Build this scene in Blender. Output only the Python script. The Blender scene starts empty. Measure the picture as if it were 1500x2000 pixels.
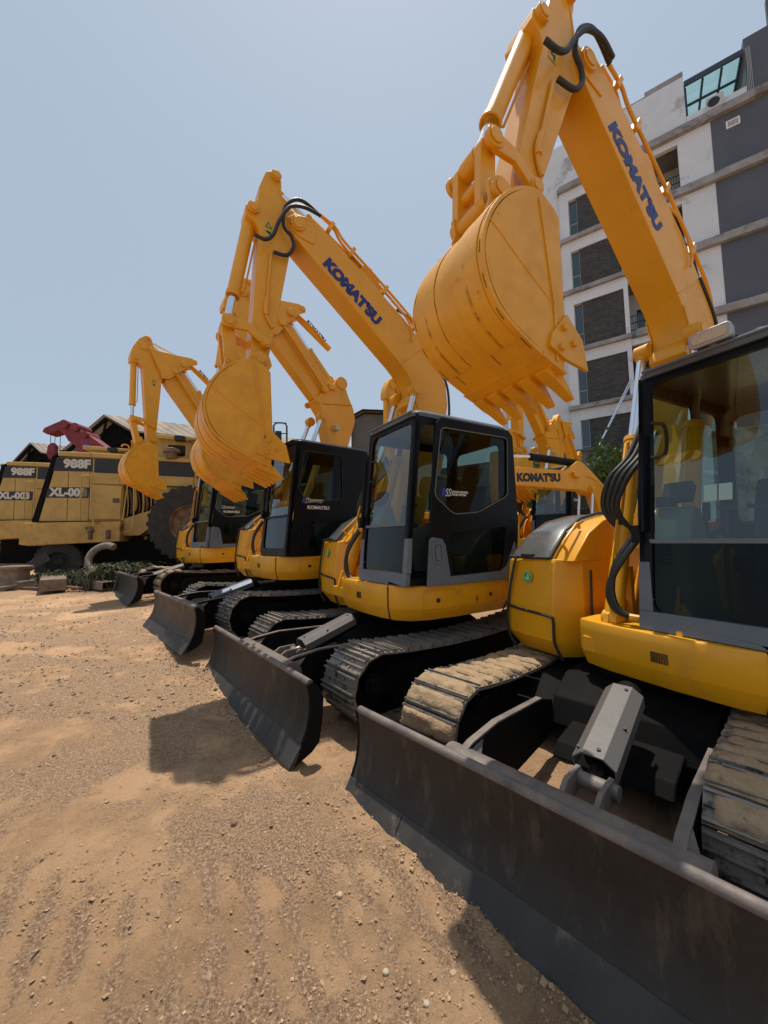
import bpy, bmesh, math, random
from mathutils import Vector, Matrix, noise
from math import sin, cos, pi, radians
S = bpy.context.scene
# ------------------------------------------------------------------ camera, sky, sun, exposure
CAMH = 1.62; PITCH = radians(4.02); ROLL = radians(-1.17); FPX = 738.8
_cp, _sp, _cr, _sr = cos(PITCH), sin(PITCH), cos(ROLL), sin(ROLL)
_U = Vector((0, -_sp, _cp)); _X = Vector((1, 0, 0)); _F = Vector((0, _cp, _sp))
_R = _cr * _X + _sr * _U; _UP = -_sr * _X + _cr * _U
cam = bpy.data.objects.new('camera', bpy.data.cameras.new('camera'))
S.collection.objects.link(cam); S.camera = cam
m3 = Matrix((_R, _UP, -_F)).transposed()
cam.matrix_world = Matrix.Translation((0, 0, CAMH)) @ m3.to_4x4()
cam.data.sensor_fit = 'HORIZONTAL'; cam.data.sensor_width = 36
cam.data.lens = 36 * FPX / 1500; cam.data.clip_start = .05; cam.data.clip_end = 2000
SUN_EL = radians(76.5)
w = bpy.data.worlds.new('World'); S.world = w; w.use_nodes = True
nt = w.node_tree; nt.nodes.clear()
sk = nt.nodes.new('ShaderNodeTexSky'); sk.sky_type = 'NISHITA'; sk.sun_disc = False
sk.sun_elevation = SUN_EL; sk.sun_rotation = 0
sk.air_density = 1.0; sk.dust_density = 1.3; sk.ozone_density = 1.2; sk.altitude = 0
bg = nt.nodes.new('ShaderNodeBackground'); bg.inputs[1].default_value = .112
ow = nt.nodes.new('ShaderNodeOutputWorld')
hz = nt.nodes.new('ShaderNodeMix'); hz.data_type = 'RGBA'; hz.inputs[0].default_value = .72; hz.inputs[7].default_value = (4.65, 5.55, 6.55, 1)
nt.links.new(sk.outputs[0], hz.inputs[6]); nt.links.new(hz.outputs[2], bg.inputs[0]); nt.links.new(bg.outputs[0], ow.inputs[0])
sl = bpy.data.lights.new('sun', 'SUN'); sl.energy = 4.3; sl.angle = radians(.6); sl.color = (1, .93, .82)
so = bpy.data.objects.new('sun', sl); S.collection.objects.link(so)
so.rotation_euler = Vector((0, cos(SUN_EL), sin(SUN_EL))).to_track_quat('Z', 'Y').to_euler()
so.location = (0, 20, 40)
S.view_settings.view_transform = 'Standard'; S.view_settings.look = 'None'
S.view_settings.exposure = -0.06; S.view_settings.gamma = 1
S.render.engine = 'CYCLES'; S.render.resolution_x = 768; S.render.resolution_y = 1024
S.cycles.transparent_max_bounces = 24; S.cycles.max_bounces = 8

random.seed(7)
# ------------------------------------------------------------------ materials
def mat(name, col, rough=.6, metal=0, coat=0, vcol=None, vscale=6, vamt=1.0, bump=0, bscale=40, col3=None, s3=1.5, t3=.6, spec=None, sv=None, w3=.08):
    m = bpy.data.materials.new(name); m.use_nodes = True
    n = m.node_tree; p = n.nodes['Principled BSDF']
    p.inputs['Base Color'].default_value = (*col, 1); p.inputs['Roughness'].default_value = rough
    p.inputs['Metallic'].default_value = metal; p.inputs['Coat Weight'].default_value = coat
    p.inputs['Coat Roughness'].default_value = .12
    if spec is not None: p.inputs['Specular IOR Level'].default_value = spec
    tc = n.nodes.new('ShaderNodeTexCoord')
    src = None
    if vcol:
        no = n.nodes.new('ShaderNodeTexNoise'); no.inputs['Scale'].default_value = vscale
        no.inputs['Detail'].default_value = 8; no.inputs['Roughness'].default_value = .65
        n.links.new(tc.outputs['Object'], no.inputs['Vector'])
        r = n.nodes.new('ShaderNodeValToRGB'); r.color_ramp.elements[0].position = .38; r.color_ramp.elements[1].position = .68
        r.color_ramp.elements[0].color = (*col, 1)
        r.color_ramp.elements[1].color = (*[a + (b - a) * vamt for a, b in zip(col, vcol)], 1)
        n.links.new(no.outputs[0], r.inputs[0]); src = r.outputs[0]
        mr = n.nodes.new('ShaderNodeMapRange'); mr.inputs[1].default_value = .3; mr.inputs[2].default_value = .7
        mr.inputs[3].default_value = max(.02, rough - .08); mr.inputs[4].default_value = min(1, rough + .15)
        n.links.new(no.outputs[0], mr.inputs[0]); n.links.new(mr.outputs[0], p.inputs['Roughness'])
    if col3:
        no3 = n.nodes.new('ShaderNodeTexNoise'); no3.inputs['Scale'].default_value = s3; no3.inputs['Detail'].default_value = 12
        no3.inputs['Roughness'].default_value = .7
        if sv:
            mp3 = n.nodes.new('ShaderNodeMapping'); mp3.inputs['Scale'].default_value = sv; n.links.new(tc.outputs['Object'], mp3.inputs[0]); n.links.new(mp3.outputs[0], no3.inputs['Vector'])
        else: n.links.new(tc.outputs['Object'], no3.inputs['Vector'])
        r3 = n.nodes.new('ShaderNodeValToRGB'); r3.color_ramp.elements[0].position = t3; r3.color_ramp.elements[1].position = t3 + w3
        n.links.new(no3.outputs[0], r3.inputs[0])
        mx = n.nodes.new('ShaderNodeMix'); mx.data_type = 'RGBA'; mx.inputs[7].default_value = (*col3, 1)
        n.links.new(r3.outputs[0], mx.inputs[0])
        if src: n.links.new(src, mx.inputs[6])
        else: mx.inputs[6].default_value = (*col, 1)
        src = mx.outputs[2]
    if src: n.links.new(src, p.inputs['Base Color'])
    if bump:
        nb = n.nodes.new('ShaderNodeTexNoise'); nb.inputs['Scale'].default_value = bscale; nb.inputs['Detail'].default_value = 6
        n.links.new(tc.outputs['Object'], nb.inputs['Vector'])
        b = n.nodes.new('ShaderNodeBump'); b.inputs['Strength'].default_value = bump; b.inputs['Distance'].default_value = .01
        n.links.new(nb.outputs[0], b.inputs['Height']); n.links.new(b.outputs[0], p.inputs['Normal'])
    return m
def glass(name, tint, refl=.10, alpha=1.0):
    m = bpy.data.materials.new(name); m.use_nodes = True; n = m.node_tree; n.nodes.clear()
    o = n.nodes.new('ShaderNodeOutputMaterial'); t = n.nodes.new('ShaderNodeBsdfTransparent'); t.inputs[0].default_value = (*tint, 1)
    g = n.nodes.new('ShaderNodeBsdfGlossy'); g.inputs['Roughness'].default_value = .02; g.inputs['Color'].default_value = (.9, .95, 1, 1)
    f = n.nodes.new('ShaderNodeLayerWeight'); f.inputs[0].default_value = .5
    pw = n.nodes.new('ShaderNodeMath'); pw.operation = 'POWER'; pw.inputs[1].default_value = 4.0
    ml = n.nodes.new('ShaderNodeMath'); ml.operation = 'MULTIPLY_ADD'; ml.inputs[1].default_value = .8; ml.inputs[2].default_value = refl; ml.use_clamp = True
    mx = n.nodes.new('ShaderNodeMixShader')
    n.links.new(f.outputs['Facing'], pw.inputs[0]); n.links.new(pw.outputs[0], ml.inputs[0]); n.links.new(ml.outputs[0], mx.inputs[0])
    n.links.new(t.outputs[0], mx.inputs[1]); n.links.new(g.outputs[0], mx.inputs[2]); n.links.new(mx.outputs[0], o.inputs[0])
    return m
YEL = mat('yellow_paint', (.78, .36, .006), .38, coat=.08, vcol=(.68, .315, .006), vscale=2.2, bump=.05, bscale=25, col3=(.52, .26, .03), s3=4.5, t3=.60, w3=.16)
YEL2 = mat('yellow_bucket_paint', (.76, .355, .006), .42, coat=.08, vcol=(.64, .285, .007), vscale=5, bump=.12, bscale=14, col3=(.34, .16, .02), s3=8, t3=.65, w3=.05, sv=(1, .6, 1))
BLK = mat('black_paint', (.005, .007, .011), .30, spec=.14, vcol=(.009, .011, .014), vscale=3)
DKS = mat('black_steel', (.006, .006, .007), .65, metal=.0, vcol=(.010, .009, .008), vscale=5, bump=.2, bscale=30, spec=.08)
TRK = mat('track_steel', (.20, .175, .15), .5, metal=.3, vcol=(.27, .225, .18), vscale=7, bump=.3, bscale=60, col3=(.04, .035, .03), s3=9, t3=.55)
BLD = mat('blade_steel', (.026, .023, .021), .48, metal=.15, spec=.3, vcol=(.045, .038, .033), vscale=2.5, bump=.22, bscale=35, col3=(.085, .066, .052), s3=6, t3=.53, w3=.14, sv=(1, 1, .25))
EDG = mat('worn_edge_steel', (.036, .034, .032), .55, metal=.1, spec=.3, vcol=(.06, .054, .048), vscale=4, bump=.25, bscale=30, col3=(.17, .13, .10), s3=9, t3=.56, w3=.14, sv=(1, .6, .3))
LIP = mat('dusty_and_lit_steel', (.21, .165, .135), .6, metal=.1, vcol=(.10, .09, .09), vscale=6, bump=.2, bscale=40)  # dusty steel, also the painted light on the push arm edges
CHR = mat('chrome', (.75, .78, .82), .12, metal=1)
GRY = mat('grey_plastic', (.125, .152, .18), .45, spec=.3, vcol=(.15, .178, .205), vscale=4)
HOOD = mat('grey_hood', (.09, .095, .095), .22, coat=.6, vcol=(.14, .135, .12), vscale=2, col3=(.2, .175, .14), s3=2.5, t3=.62)
RUB = mat('hose_rubber', (.012, .012, .012), .5, vcol=(.03, .028, .025), vscale=20)
SEAL = mat('seal_rubber', (.02, .02, .02), .6)
INT = mat('interior_plastic', (.10, .125, .115), .6, vcol=(.13, .15, .135), vscale=5)
SEATM = mat('seat_fabric', (.03, .035, .045), .85, bump=.3, bscale=120)
GLS = glass('cab_glass', (.62, .76, .70), .085)
GLD = glass('dark_glass', (.24, .30, .275), .015)
WHT = mat('white_decal', (.75, .75, .72), .5)
BLU = mat('blue_decal', (.012, .02, .16), .45)
BLU2 = mat('bright_blue_decal', (.02, .06, .5), .45)
GRN = mat('green_sticker', (.03, .33, .14), .45)
RED = mat('red_decal', (.5, .03, .02), .5)
STK = mat('safety_sticker', (.62, .42, .02), .5)
BKD = mat('black_decal', (.01, .01, .012), .5)
LEN = mat('lamp_lens', (.55, .42, .28), .2, vcol=(.6, .5, .38), vscale=60, bump=.4, bscale=160)
ALU = mat('lamp_case', (.42, .42, .42), .4, metal=.3)
MUD = mat('dried_mud', (.40, .28, .165), .97, vcol=(.30, .205, .12), vscale=14, bump=1.0, bscale=48, col3=(.20, .135, .08), s3=11, t3=.58, w3=.08, spec=.1)
LYE = mat('loader_faded_yellow', (.54, .35, .10), .6, vcol=(.40, .255, .075), vscale=1.6, bump=.1, col3=(.20, .10, .04), s3=3.4, t3=.61, w3=.1, sv=(1, 1, .4))
LRU = mat('loader_rusty_bumper', (.54, .34, .09), .65, vcol=(.38, .22, .06), vscale=2.5, bump=.2, col3=(.07, .03, .02), s3=1.1, t3=.53)
TYR = mat('tyre_rubber', (.022, .021, .020), .8, vcol=(.055, .05, .045), vscale=4, bump=.4, bscale=25)
RIM = mat('rim_rusty', (.13, .08, .045), .7, vcol=(.25, .18, .09), vscale=4, bump=.3)
RUST = mat('rusty_steel', (.11, .055, .035), .8, vcol=(.18, .12, .085), vscale=5, bump=.5, bscale=30)
DUSTW = mat('dusty_steel', (.23, .18, .13), .9, vcol=(.14, .10, .07), vscale=6, bump=.5)
ROOF = mat('corrugated_roof', (.36, .30, .235), .7, vcol=(.28, .22, .17), vscale=.7, bump=.2)
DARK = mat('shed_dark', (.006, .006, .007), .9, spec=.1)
CRN = mat('red_crane_paint', (.22, .015, .022), .5, vcol=(.13, .012, .018), vscale=3)

# ------------------------------------------------------------------ geometry helpers
WHOLE = {'track', 'track_chain', 'dried_mud', 'weld_slots', 'vent_holes', 'air_vent', 'lettering', 'hand_symbol', 'warning_symbol', 'door_lettering', 'foliage', 'guard_mesh', 'tread', 'cutting_edge'}
class G:
    def __init__(s, X=None): s.v = []; s.f = []; s.X = X
    def add(s, vs, fs, X=None):
        b = len(s.v)
        for v in vs:
            v = Vector(v)
            if s.X is not None: v = s.X(v)
            s.v.append(v)
        s.f += [[i + b for i in f] for f in fs]
        return s
    def box(s, x0, x1, y0, y1, z0, z1):
        vs = [(x, y, z) for x in (x0, x1) for y in (y0, y1) for z in (z0, z1)]
        return s.add(vs, [[0, 1, 3, 2], [4, 6, 7, 5], [0, 4, 5, 1], [2, 3, 7, 6], [0, 2, 6, 4], [1, 5, 7, 3]])
    def obox(s, c, ax, ay, az):   # centre and half-vectors
        c = Vector(c); ax = Vector(ax); ay = Vector(ay); az = Vector(az)
        vs = [c + i * ax + j * ay + k * az for i in (-1, 1) for j in (-1, 1) for k in (-1, 1)]
        return s.add(vs, [[0, 1, 3, 2], [4, 6, 7, 5], [0, 4, 5, 1], [2, 3, 7, 6], [0, 2, 6, 4], [1, 5, 7, 3]])
    def bar(s, p0, p1, wd, h, up=(0, 0, 1)):
        p0 = Vector(p0); p1 = Vector(p1); d = (p1 - p0); a = d.cross(Vector(up))
        if a.length < 1e-6: a = d.cross(Vector((0, 1, 0)))
        a.normalize(); b = a.cross(d).normalized()
        return s.obox((p0 + p1) / 2, d / 2, a * wd / 2, b * h / 2)
    def prism(s, pts, a0, a1, axis='y'):
        n = len(pts)
        f = {'y': lambda p, a: (p[0], a, p[1]), 'x': lambda p, a: (a, p[0], p[1]), 'z': lambda p, a: (p[0], p[1], a)}[axis]
        vs = [f(p, a0) for p in pts] + [f(p, a1) for p in pts]
        return s.add(vs, [list(range(n))[::-1], list(range(n, 2 * n))] + [[i, (i + 1) % n, (i + 1) % n + n, i + n] for i in range(n)])
    def cyl(s, p0, p1, r, n=18, r2=None):
        p0 = Vector(p0); p1 = Vector(p1); d = (p1 - p0).normalized()
        a = d.cross(Vector((0, 0, 1)));
        if a.length < 1e-3: a = d.cross(Vector((0, 1, 0)))
        a.normalize(); b = d.cross(a); r2 = r if r2 is None else r2
        vs = [p0 + (a * cos(t) + b * sin(t)) * r for t in [2 * pi * i / n for i in range(n)]] + \
             [p1 + (a * cos(t) + b * sin(t)) * r2 for t in [2 * pi * i / n for i in range(n)]]
        return s.add(vs, [list(range(n))[::-1], list(range(n, 2 * n))] + [[i, (i + 1) % n, (i + 1) % n + n, i + n] for i in range(n)])
    def loft(s, rings, cap=True, closed=True):
        n = len(rings[0]); vs = [p for r in rings for p in r]; fs = []
        for k in range(len(rings) - 1):
            for i in range(n if closed else n - 1):
                j = (i + 1) % n; fs.append([k * n + i, k * n + j, (k + 1) * n + j, (k + 1) * n + i])
        if cap: fs += [list(range(n))[::-1], list(range((len(rings) - 1) * n, len(rings) * n))]
        return s.add(vs, fs)
    def tube(s, pts, r, n=8, smooth=True, taper=None):
        P = [Vector(p) for p in pts]
        if smooth and len(P) > 2: P = spline(P)
        rings = []; a = None
        for i, p in enumerate(P):
            d = (P[min(i + 1, len(P) - 1)] - P[max(i - 1, 0)]).normalized()
            if a is None:
                a = d.cross(Vector((0, 0, 1)))
                if a.length < 1e-3: a = d.cross(Vector((0, 1, 0)))
            a = (a - d * a.dot(d)).normalized(); b = d.cross(a)
            rr = r if taper is None else r * taper(i / (len(P) - 1))
            rings.append([p + (a * cos(t) + b * sin(t)) * rr for t in [2 * pi * k / n for k in range(n)]])
        return s.loft(rings)
    def frame(s, outer, inner, P, t):  # star-shaped plate with a hole; P(u,v,w)->3D
        cu = sum(p[0] for p in inner) / len(inner); cv = sum(p[1] for p in inner) / len(inner)
        ang = sorted(set(round(math.atan2(p[1] - cv, p[0] - cu), 5) for p in list(outer) + list(inner)))
        def hit(loop, a):
            dx, dy = cos(a), sin(a); best = None
            for i in range(len(loop)):
                x0, y0 = loop[i][0] - cu, loop[i][1] - cv; x1, y1 = loop[(i + 1) % len(loop)][0] - cu, loop[(i + 1) % len(loop)][1] - cv
                ex, ey = x1 - x0, y1 - y0; den = dx * ey - dy * ex
                if abs(den) < 1e-9: continue
                tt = (x0 * ey - y0 * ex) / den; uu = (x0 * dy - y0 * dx) / den
                if tt > 0 and -1e-4 <= uu <= 1.0001 and (best is None or tt > best): best = tt
            return (cu + dx * best, cv + dy * best)
        O = [hit(outer, a) for a in ang]; I = [hit(inner, a) for a in ang]; n = len(ang)
        vs = [P(*p, 0) for p in O] + [P(*p, 0) for p in I] + [P(*p, t) for p in O] + [P(*p, t) for p in I]; fs = []
        for i in range(n):
            j = (i + 1) % n
            fs += [[i, j, n + j, n + i], [2 * n + i, 3 * n + i, 3 * n + j, 2 * n + j], [i, 2 * n + i, 2 * n + j, j], [n + i, n + j, 3 * n + j, 3 * n + i]]
        return s.add(vs, fs)
    def obj(s, name, m, parent=None, bevel=0, smooth=True, seg=2, ang=35):
        if parent is not None and name not in WHOLE and len(s.v) > 8:
            cl = s.clusters()
            if 1 < len(cl) <= 16:
                out = None
                for fs in cl:
                    g = G(); used = sorted({i for f in fs for i in f}); mp = {k: j for j, k in enumerate(used)}
                    g.v = [s.v[i] for i in used]; g.f = [[mp[i] for i in f] for f in fs]
                    o = g._obj(name, m, parent, bevel, smooth, seg, ang); out = out or o
                return out
        return s._obj(name, m, parent, bevel, smooth, seg, ang)
    def clusters(s):
        par = list(range(len(s.v)))
        def fd(i):
            while par[i] != i: par[i] = par[par[i]]; i = par[i]
            return i
        for f in s.f:
            for k in f[1:]: par[fd(k)] = fd(f[0])
        gr = {}
        for f in s.f: gr.setdefault(fd(f[0]), []).append(f)
        L = []
        for fs in gr.values():
            ids = {i for f in fs for i in f}; c = [s.v[i] for i in ids]
            L.append(([min(v[k] for v in c) - .006 for k in range(3)], [max(v[k] for v in c) + .006 for k in range(3)], fs))
        ch = True
        while ch and len(L) < 400:
            ch = False
            for i in range(len(L)):
                for j in range(i + 1, len(L)):
                    a, b = L[i], L[j]
                    if all(a[0][k] <= b[1][k] and b[0][k] <= a[1][k] for k in range(3)):
                        L[i] = ([min(a[0][k], b[0][k]) for k in range(3)], [max(a[1][k], b[1][k]) for k in range(3)], a[2] + b[2]); L.pop(j); ch = True; break
                if ch: break
        return [l[2] for l in L]
    def _obj(s, name, m, parent=None, bevel=0, smooth=True, seg=2, ang=35):
        me = bpy.data.meshes.new(name); me.from_pydata([tuple(v) for v in s.v], [], s.f); me.validate()
        bm = bmesh.new(); bm.from_mesh(me)
        bmesh.ops.recalc_face_normals(bm, faces=bm.faces); bm.to_mesh(me); bm.free()
        me.materials.append(m)
        if smooth:
            me.shade_smooth(); me.set_sharp_from_angle(angle=radians(ang))
        o = bpy.data.objects.new(name, me); S.collection.objects.link(o)
        if parent is not None: o.parent = parent
        if bevel:
            b = o.modifiers.new('bevel', 'BEVEL'); b.width = bevel; b.segments = seg; b.limit_method = 'ANGLE'; b.angle_limit = radians(35)
            b.harden_normals = True
        return o
def merge(o, g, m):
    me = o.data; bm = bmesh.new(); bm.from_mesh(me); me.materials.append(m); mi = len(me.materials) - 1
    vs = [bm.verts.new(v) for v in g.v]
    for f in g.f:
        q = bm.faces.new([vs[i] for i in f]); q.material_index = mi
    bm.to_mesh(me); bm.free()
def spline(P, k=6):
    out = []
    for i in range(len(P) - 1):
        p0 = P[max(i - 1, 0)]; p1 = P[i]; p2 = P[i + 1]; p3 = P[min(i + 2, len(P) - 1)]
        for j in range(k):
            t = j / k
            out.append(.5 * ((2 * p1) + (p2 - p0) * t + (2 * p0 - 5 * p1 + 4 * p2 - p3) * t * t + (3 * p1 - p0 - 3 * p2 + p3) * t ** 3))
    out.append(P[-1]); return out
def rrect(x0, x1, y0, y1, r, k=4):
    out = []
    for cx, cy, a0 in ((x1 - r, y1 - r, 0), (x0 + r, y1 - r, 90), (x0 + r, y0 + r, 180), (x1 - r, y0 + r, 270)):
        for i in range(k + 1):
            a = radians(a0 + 90 * i / k); out.append((cx + r * cos(a), cy + r * sin(a)))
    return out
def rpoly(pts, r, k=4):
    out = []; n = len(pts)
    for i in range(n):
        p = Vector(pts[i]); a = Vector(pts[i - 1]); b = Vector(pts[(i + 1) % n])
        da = (a - p); db = (b - p); rr = min(r, da.length * .45, db.length * .45)
        q0 = p + da.normalized() * rr; q1 = p + db.normalized() * rr
        for j in range(k + 1):
            t = j / k; out.append(tuple(q0 * (1 - t) ** 2 + p * 2 * t * (1 - t) + q1 * t * t))
    return out
def empty(name, loc, rot, label, cat, group=None):
    o = bpy.data.objects.new(name, None); S.collection.objects.link(o); o.location = loc; o.rotation_euler = rot
    o.empty_display_size = .3; o['label'] = label; o['category'] = cat
    if group: o['group'] = group
    return o
def tag(o, label, cat, group=None):
    o['label'] = label; o['category'] = cat
    if group: o['group'] = group
    return o
def struct(o): o['kind'] = 'structure'; return o
def text(name, s, m, parent, P, size, bold=.02, shear=0, ext=.003, stretch=1.0, align='CENTER', X=None, sp=1.0):
    """P = 3x3 columns (right, up, normal) + origin, letters laid on that plane in the parent's space"""
    c = bpy.data.curves.new('t', 'FONT'); c.body = s; c.size = size; c.offset = bold * size; c.shear = shear; c.extrude = ext
    c.align_x = align; c.align_y = 'CENTER'; c.resolution_u = 3; c.space_character = sp
    o = bpy.data.objects.new('t', c); S.collection.objects.link(o)
    dg = bpy.context.evaluated_depsgraph_get(); me = bpy.data.meshes.new_from_object(o.evaluated_get(dg))
    bpy.data.objects.remove(o); r, u, nrm, org = [Vector(q) for q in P]
    for v in me.vertices:
        q = org + r * v.co.x * stretch + u * v.co.y + nrm * v.co.z
        v.co = X(q) if X else q
    me.materials.clear(); me.materials.append(m); me.name = name
    o = bpy.data.objects.new(name, me); S.collection.objects.link(o)
    if parent is not None: o.parent = parent
    return o

# ground height: the yard climbs gently across the row of machines
_gt = [(-60, -.2), (0, -.12), (1.08, -.10), (3.85, .0), (6.6, .2), (10.8, .37), (15.6, .62), (20, .95), (28, 1.7), (36, 2.65), (60, 2.9), (900, 3.2)]
def gz(x, y):
    t = -.64 * x + .77 * y
    for (a, za), (b, zb) in zip(_gt, _gt[1:]):
        if t <= b: return za + (zb - za) * max(0, (t - a)) / (b - a)
    return _gt[-1][1]

# ------------------------------------------------------------------ excavators
def P2(x, y, z): return (x, y, z)
def track(root, side, W, sw, mud, label=None):
    y0 = side * W; y1 = side * (W - sw); ya, yb = min(y0, y1), max(y0, y1); ym = (ya + yb) / 2
    R = .31; xf, xr = 1.52, -1.5; zc = .315
    path = []
    def top(x): t = (x - xr) / (xf - xr); return zc + R - .10 * sin(pi * min(1, max(0, t))) ** .8
    N = 24
    for i in range(N + 1): x = xr + (xf - xr) * i / N; path.append((x, top(x)))
    for i in range(1, 14): a = pi / 2 - pi * i / 14; path.append((xf + R * cos(a), zc + R * sin(a)))
    path += [(xf, zc - R), (xr, zc - R)]
    for i in range(1, 14): a = -pi / 2 - pi * i / 14; path.append((xr + R * cos(a), zc + R * sin(a)))
    L = [0]; Q = path + [path[0]]
    for a, b in zip(Q, Q[1:]): L.append(L[-1] + math.hypot(b[0] - a[0], b[1] - a[1]))
    def at(s):
        s %= L[-1]
        for i in range(len(L) - 1):
            if s <= L[i + 1]:
                t = (s - L[i]) / (L[i + 1] - L[i]); a, b = Q[i], Q[i + 1]
                return Vector((a[0] + (b[0] - a[0]) * t, 0, a[1] + (b[1] - a[1]) * t))
    n = 50; p = L[-1] / n; g = G(); mg = G(); lg = G(); rnd = random.Random(int(side * 10 + W * 100 + mud * 7))
    for i in range(n):
        a = at(i * p); b = at((i + 1) * p - .012); d = (b - a).normalized(); nn = Vector((-d.z, 0, d.x)); c = (a + b) / 2
        hl = (b - a).length / 2; Y = Vector((0, 1, 0))
        g.obox(c + Y * ym - nn * .01, d * hl, Y * sw / 2, nn * .008)
        for t, h in ((-.86, .022), (-.05, .014), (.80, .022)):
            g.obox(c + Y * ym + d * hl * t + nn * h / 2, d * .007, Y * (sw / 2 - .004), nn * (h / 2 + .004))
        for q in (-.07, .07):                       # chain links under the plates and bolt pairs on them
            lg.obox(c + Y * (ym + q) - nn * .05, d * (hl + .012), Y * .018, nn * .036)
            g.obox(c + Y * (ym + q) + d * hl * .35 + nn * .002, d * .010, Y * .010, nn * .008)
            g.obox(c + Y * (ym + q) - d * hl * .45 + nn * .002, d * .010, Y * .010, nn * .008)
        vis = c.x > -1.6 and nn.z > -.75
        if mud and vis and rnd.random() < mud * (1.0 if nn.z > .3 else .8):
            nx, ny = 8, 30; rows = []; top_ = []
            u0 = -sw / 2 * (1 if rnd.random() < .8 else rnd.uniform(.7, .95)); u1 = sw / 2 * (1 if rnd.random() < .8 else rnd.uniform(.7, .95))
            for ii in range(nx + 1):
                for jj in range(ny + 1):
                    s_ = ii / nx * 2 - 1; u = u0 + (u1 - u0) * jj / ny
                    h = (1 - abs(s_) ** 4) * (1 - abs(jj / ny * 2 - 1) ** 12) * (.036 + .020 * noise.noise(Vector((u * 9, i * 3.3 + s_ * 1.2, W * side))) + .012 * noise.noise(Vector((u * 36, s_ * 5, i)))) 
                    jx = .16 * noise.noise(Vector((u * 14, i * 1.7, 5)))
                    rows.append(c + Y * (ym + u) + d * hl * (s_ * .96 + jx * .5) + nn * max(.003, h + .006))
            fs = [[a_ * (ny + 1) + b_, (a_ + 1) * (ny + 1) + b_, (a_ + 1) * (ny + 1) + b_ + 1, a_ * (ny + 1) + b_ + 1] for a_ in range(nx) for b_ in range(ny)]
            mg.add(rows, fs)
    t = g.obj('track', TRK, root, smooth=False)
    lg.obj('track_chain', DKS, t, smooth=False)
    if mud: mg.obj('dried_mud', MUD, t, ang=60)
    f = G(); s = side
    f.prism([(-1.5, .18), (1.35, .18), (1.45, .30), (1.3, .44), (.9, .46), (-1.3, .44), (-1.5, .3)], ym - .12, ym + .12)
    f.prism([(-1.35, .10), (1.3, .10), (1.3, .2), (-1.35, .2)], ym - .16, ym + .16)
    f.obj('track_frame', DKS, t, bevel=.01)
    for nm, cx, r in (('idler_wheel', xf, R - .075), ('drive_sprocket', xr, R - .075)):
        q = G(); q.cyl((cx, ym - .05, zc), (cx, ym + .05, zc), r, 26); q.cyl((cx, ym - .14, zc), (cx, ym + .14, zc), r * .45, 18)
        q.cyl((cx, ym + s * .12, zc), (cx, ym + s * .17, zc), r * .3, 12); q.obj(nm, DKS, t, bevel=.006)
    return t
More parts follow.
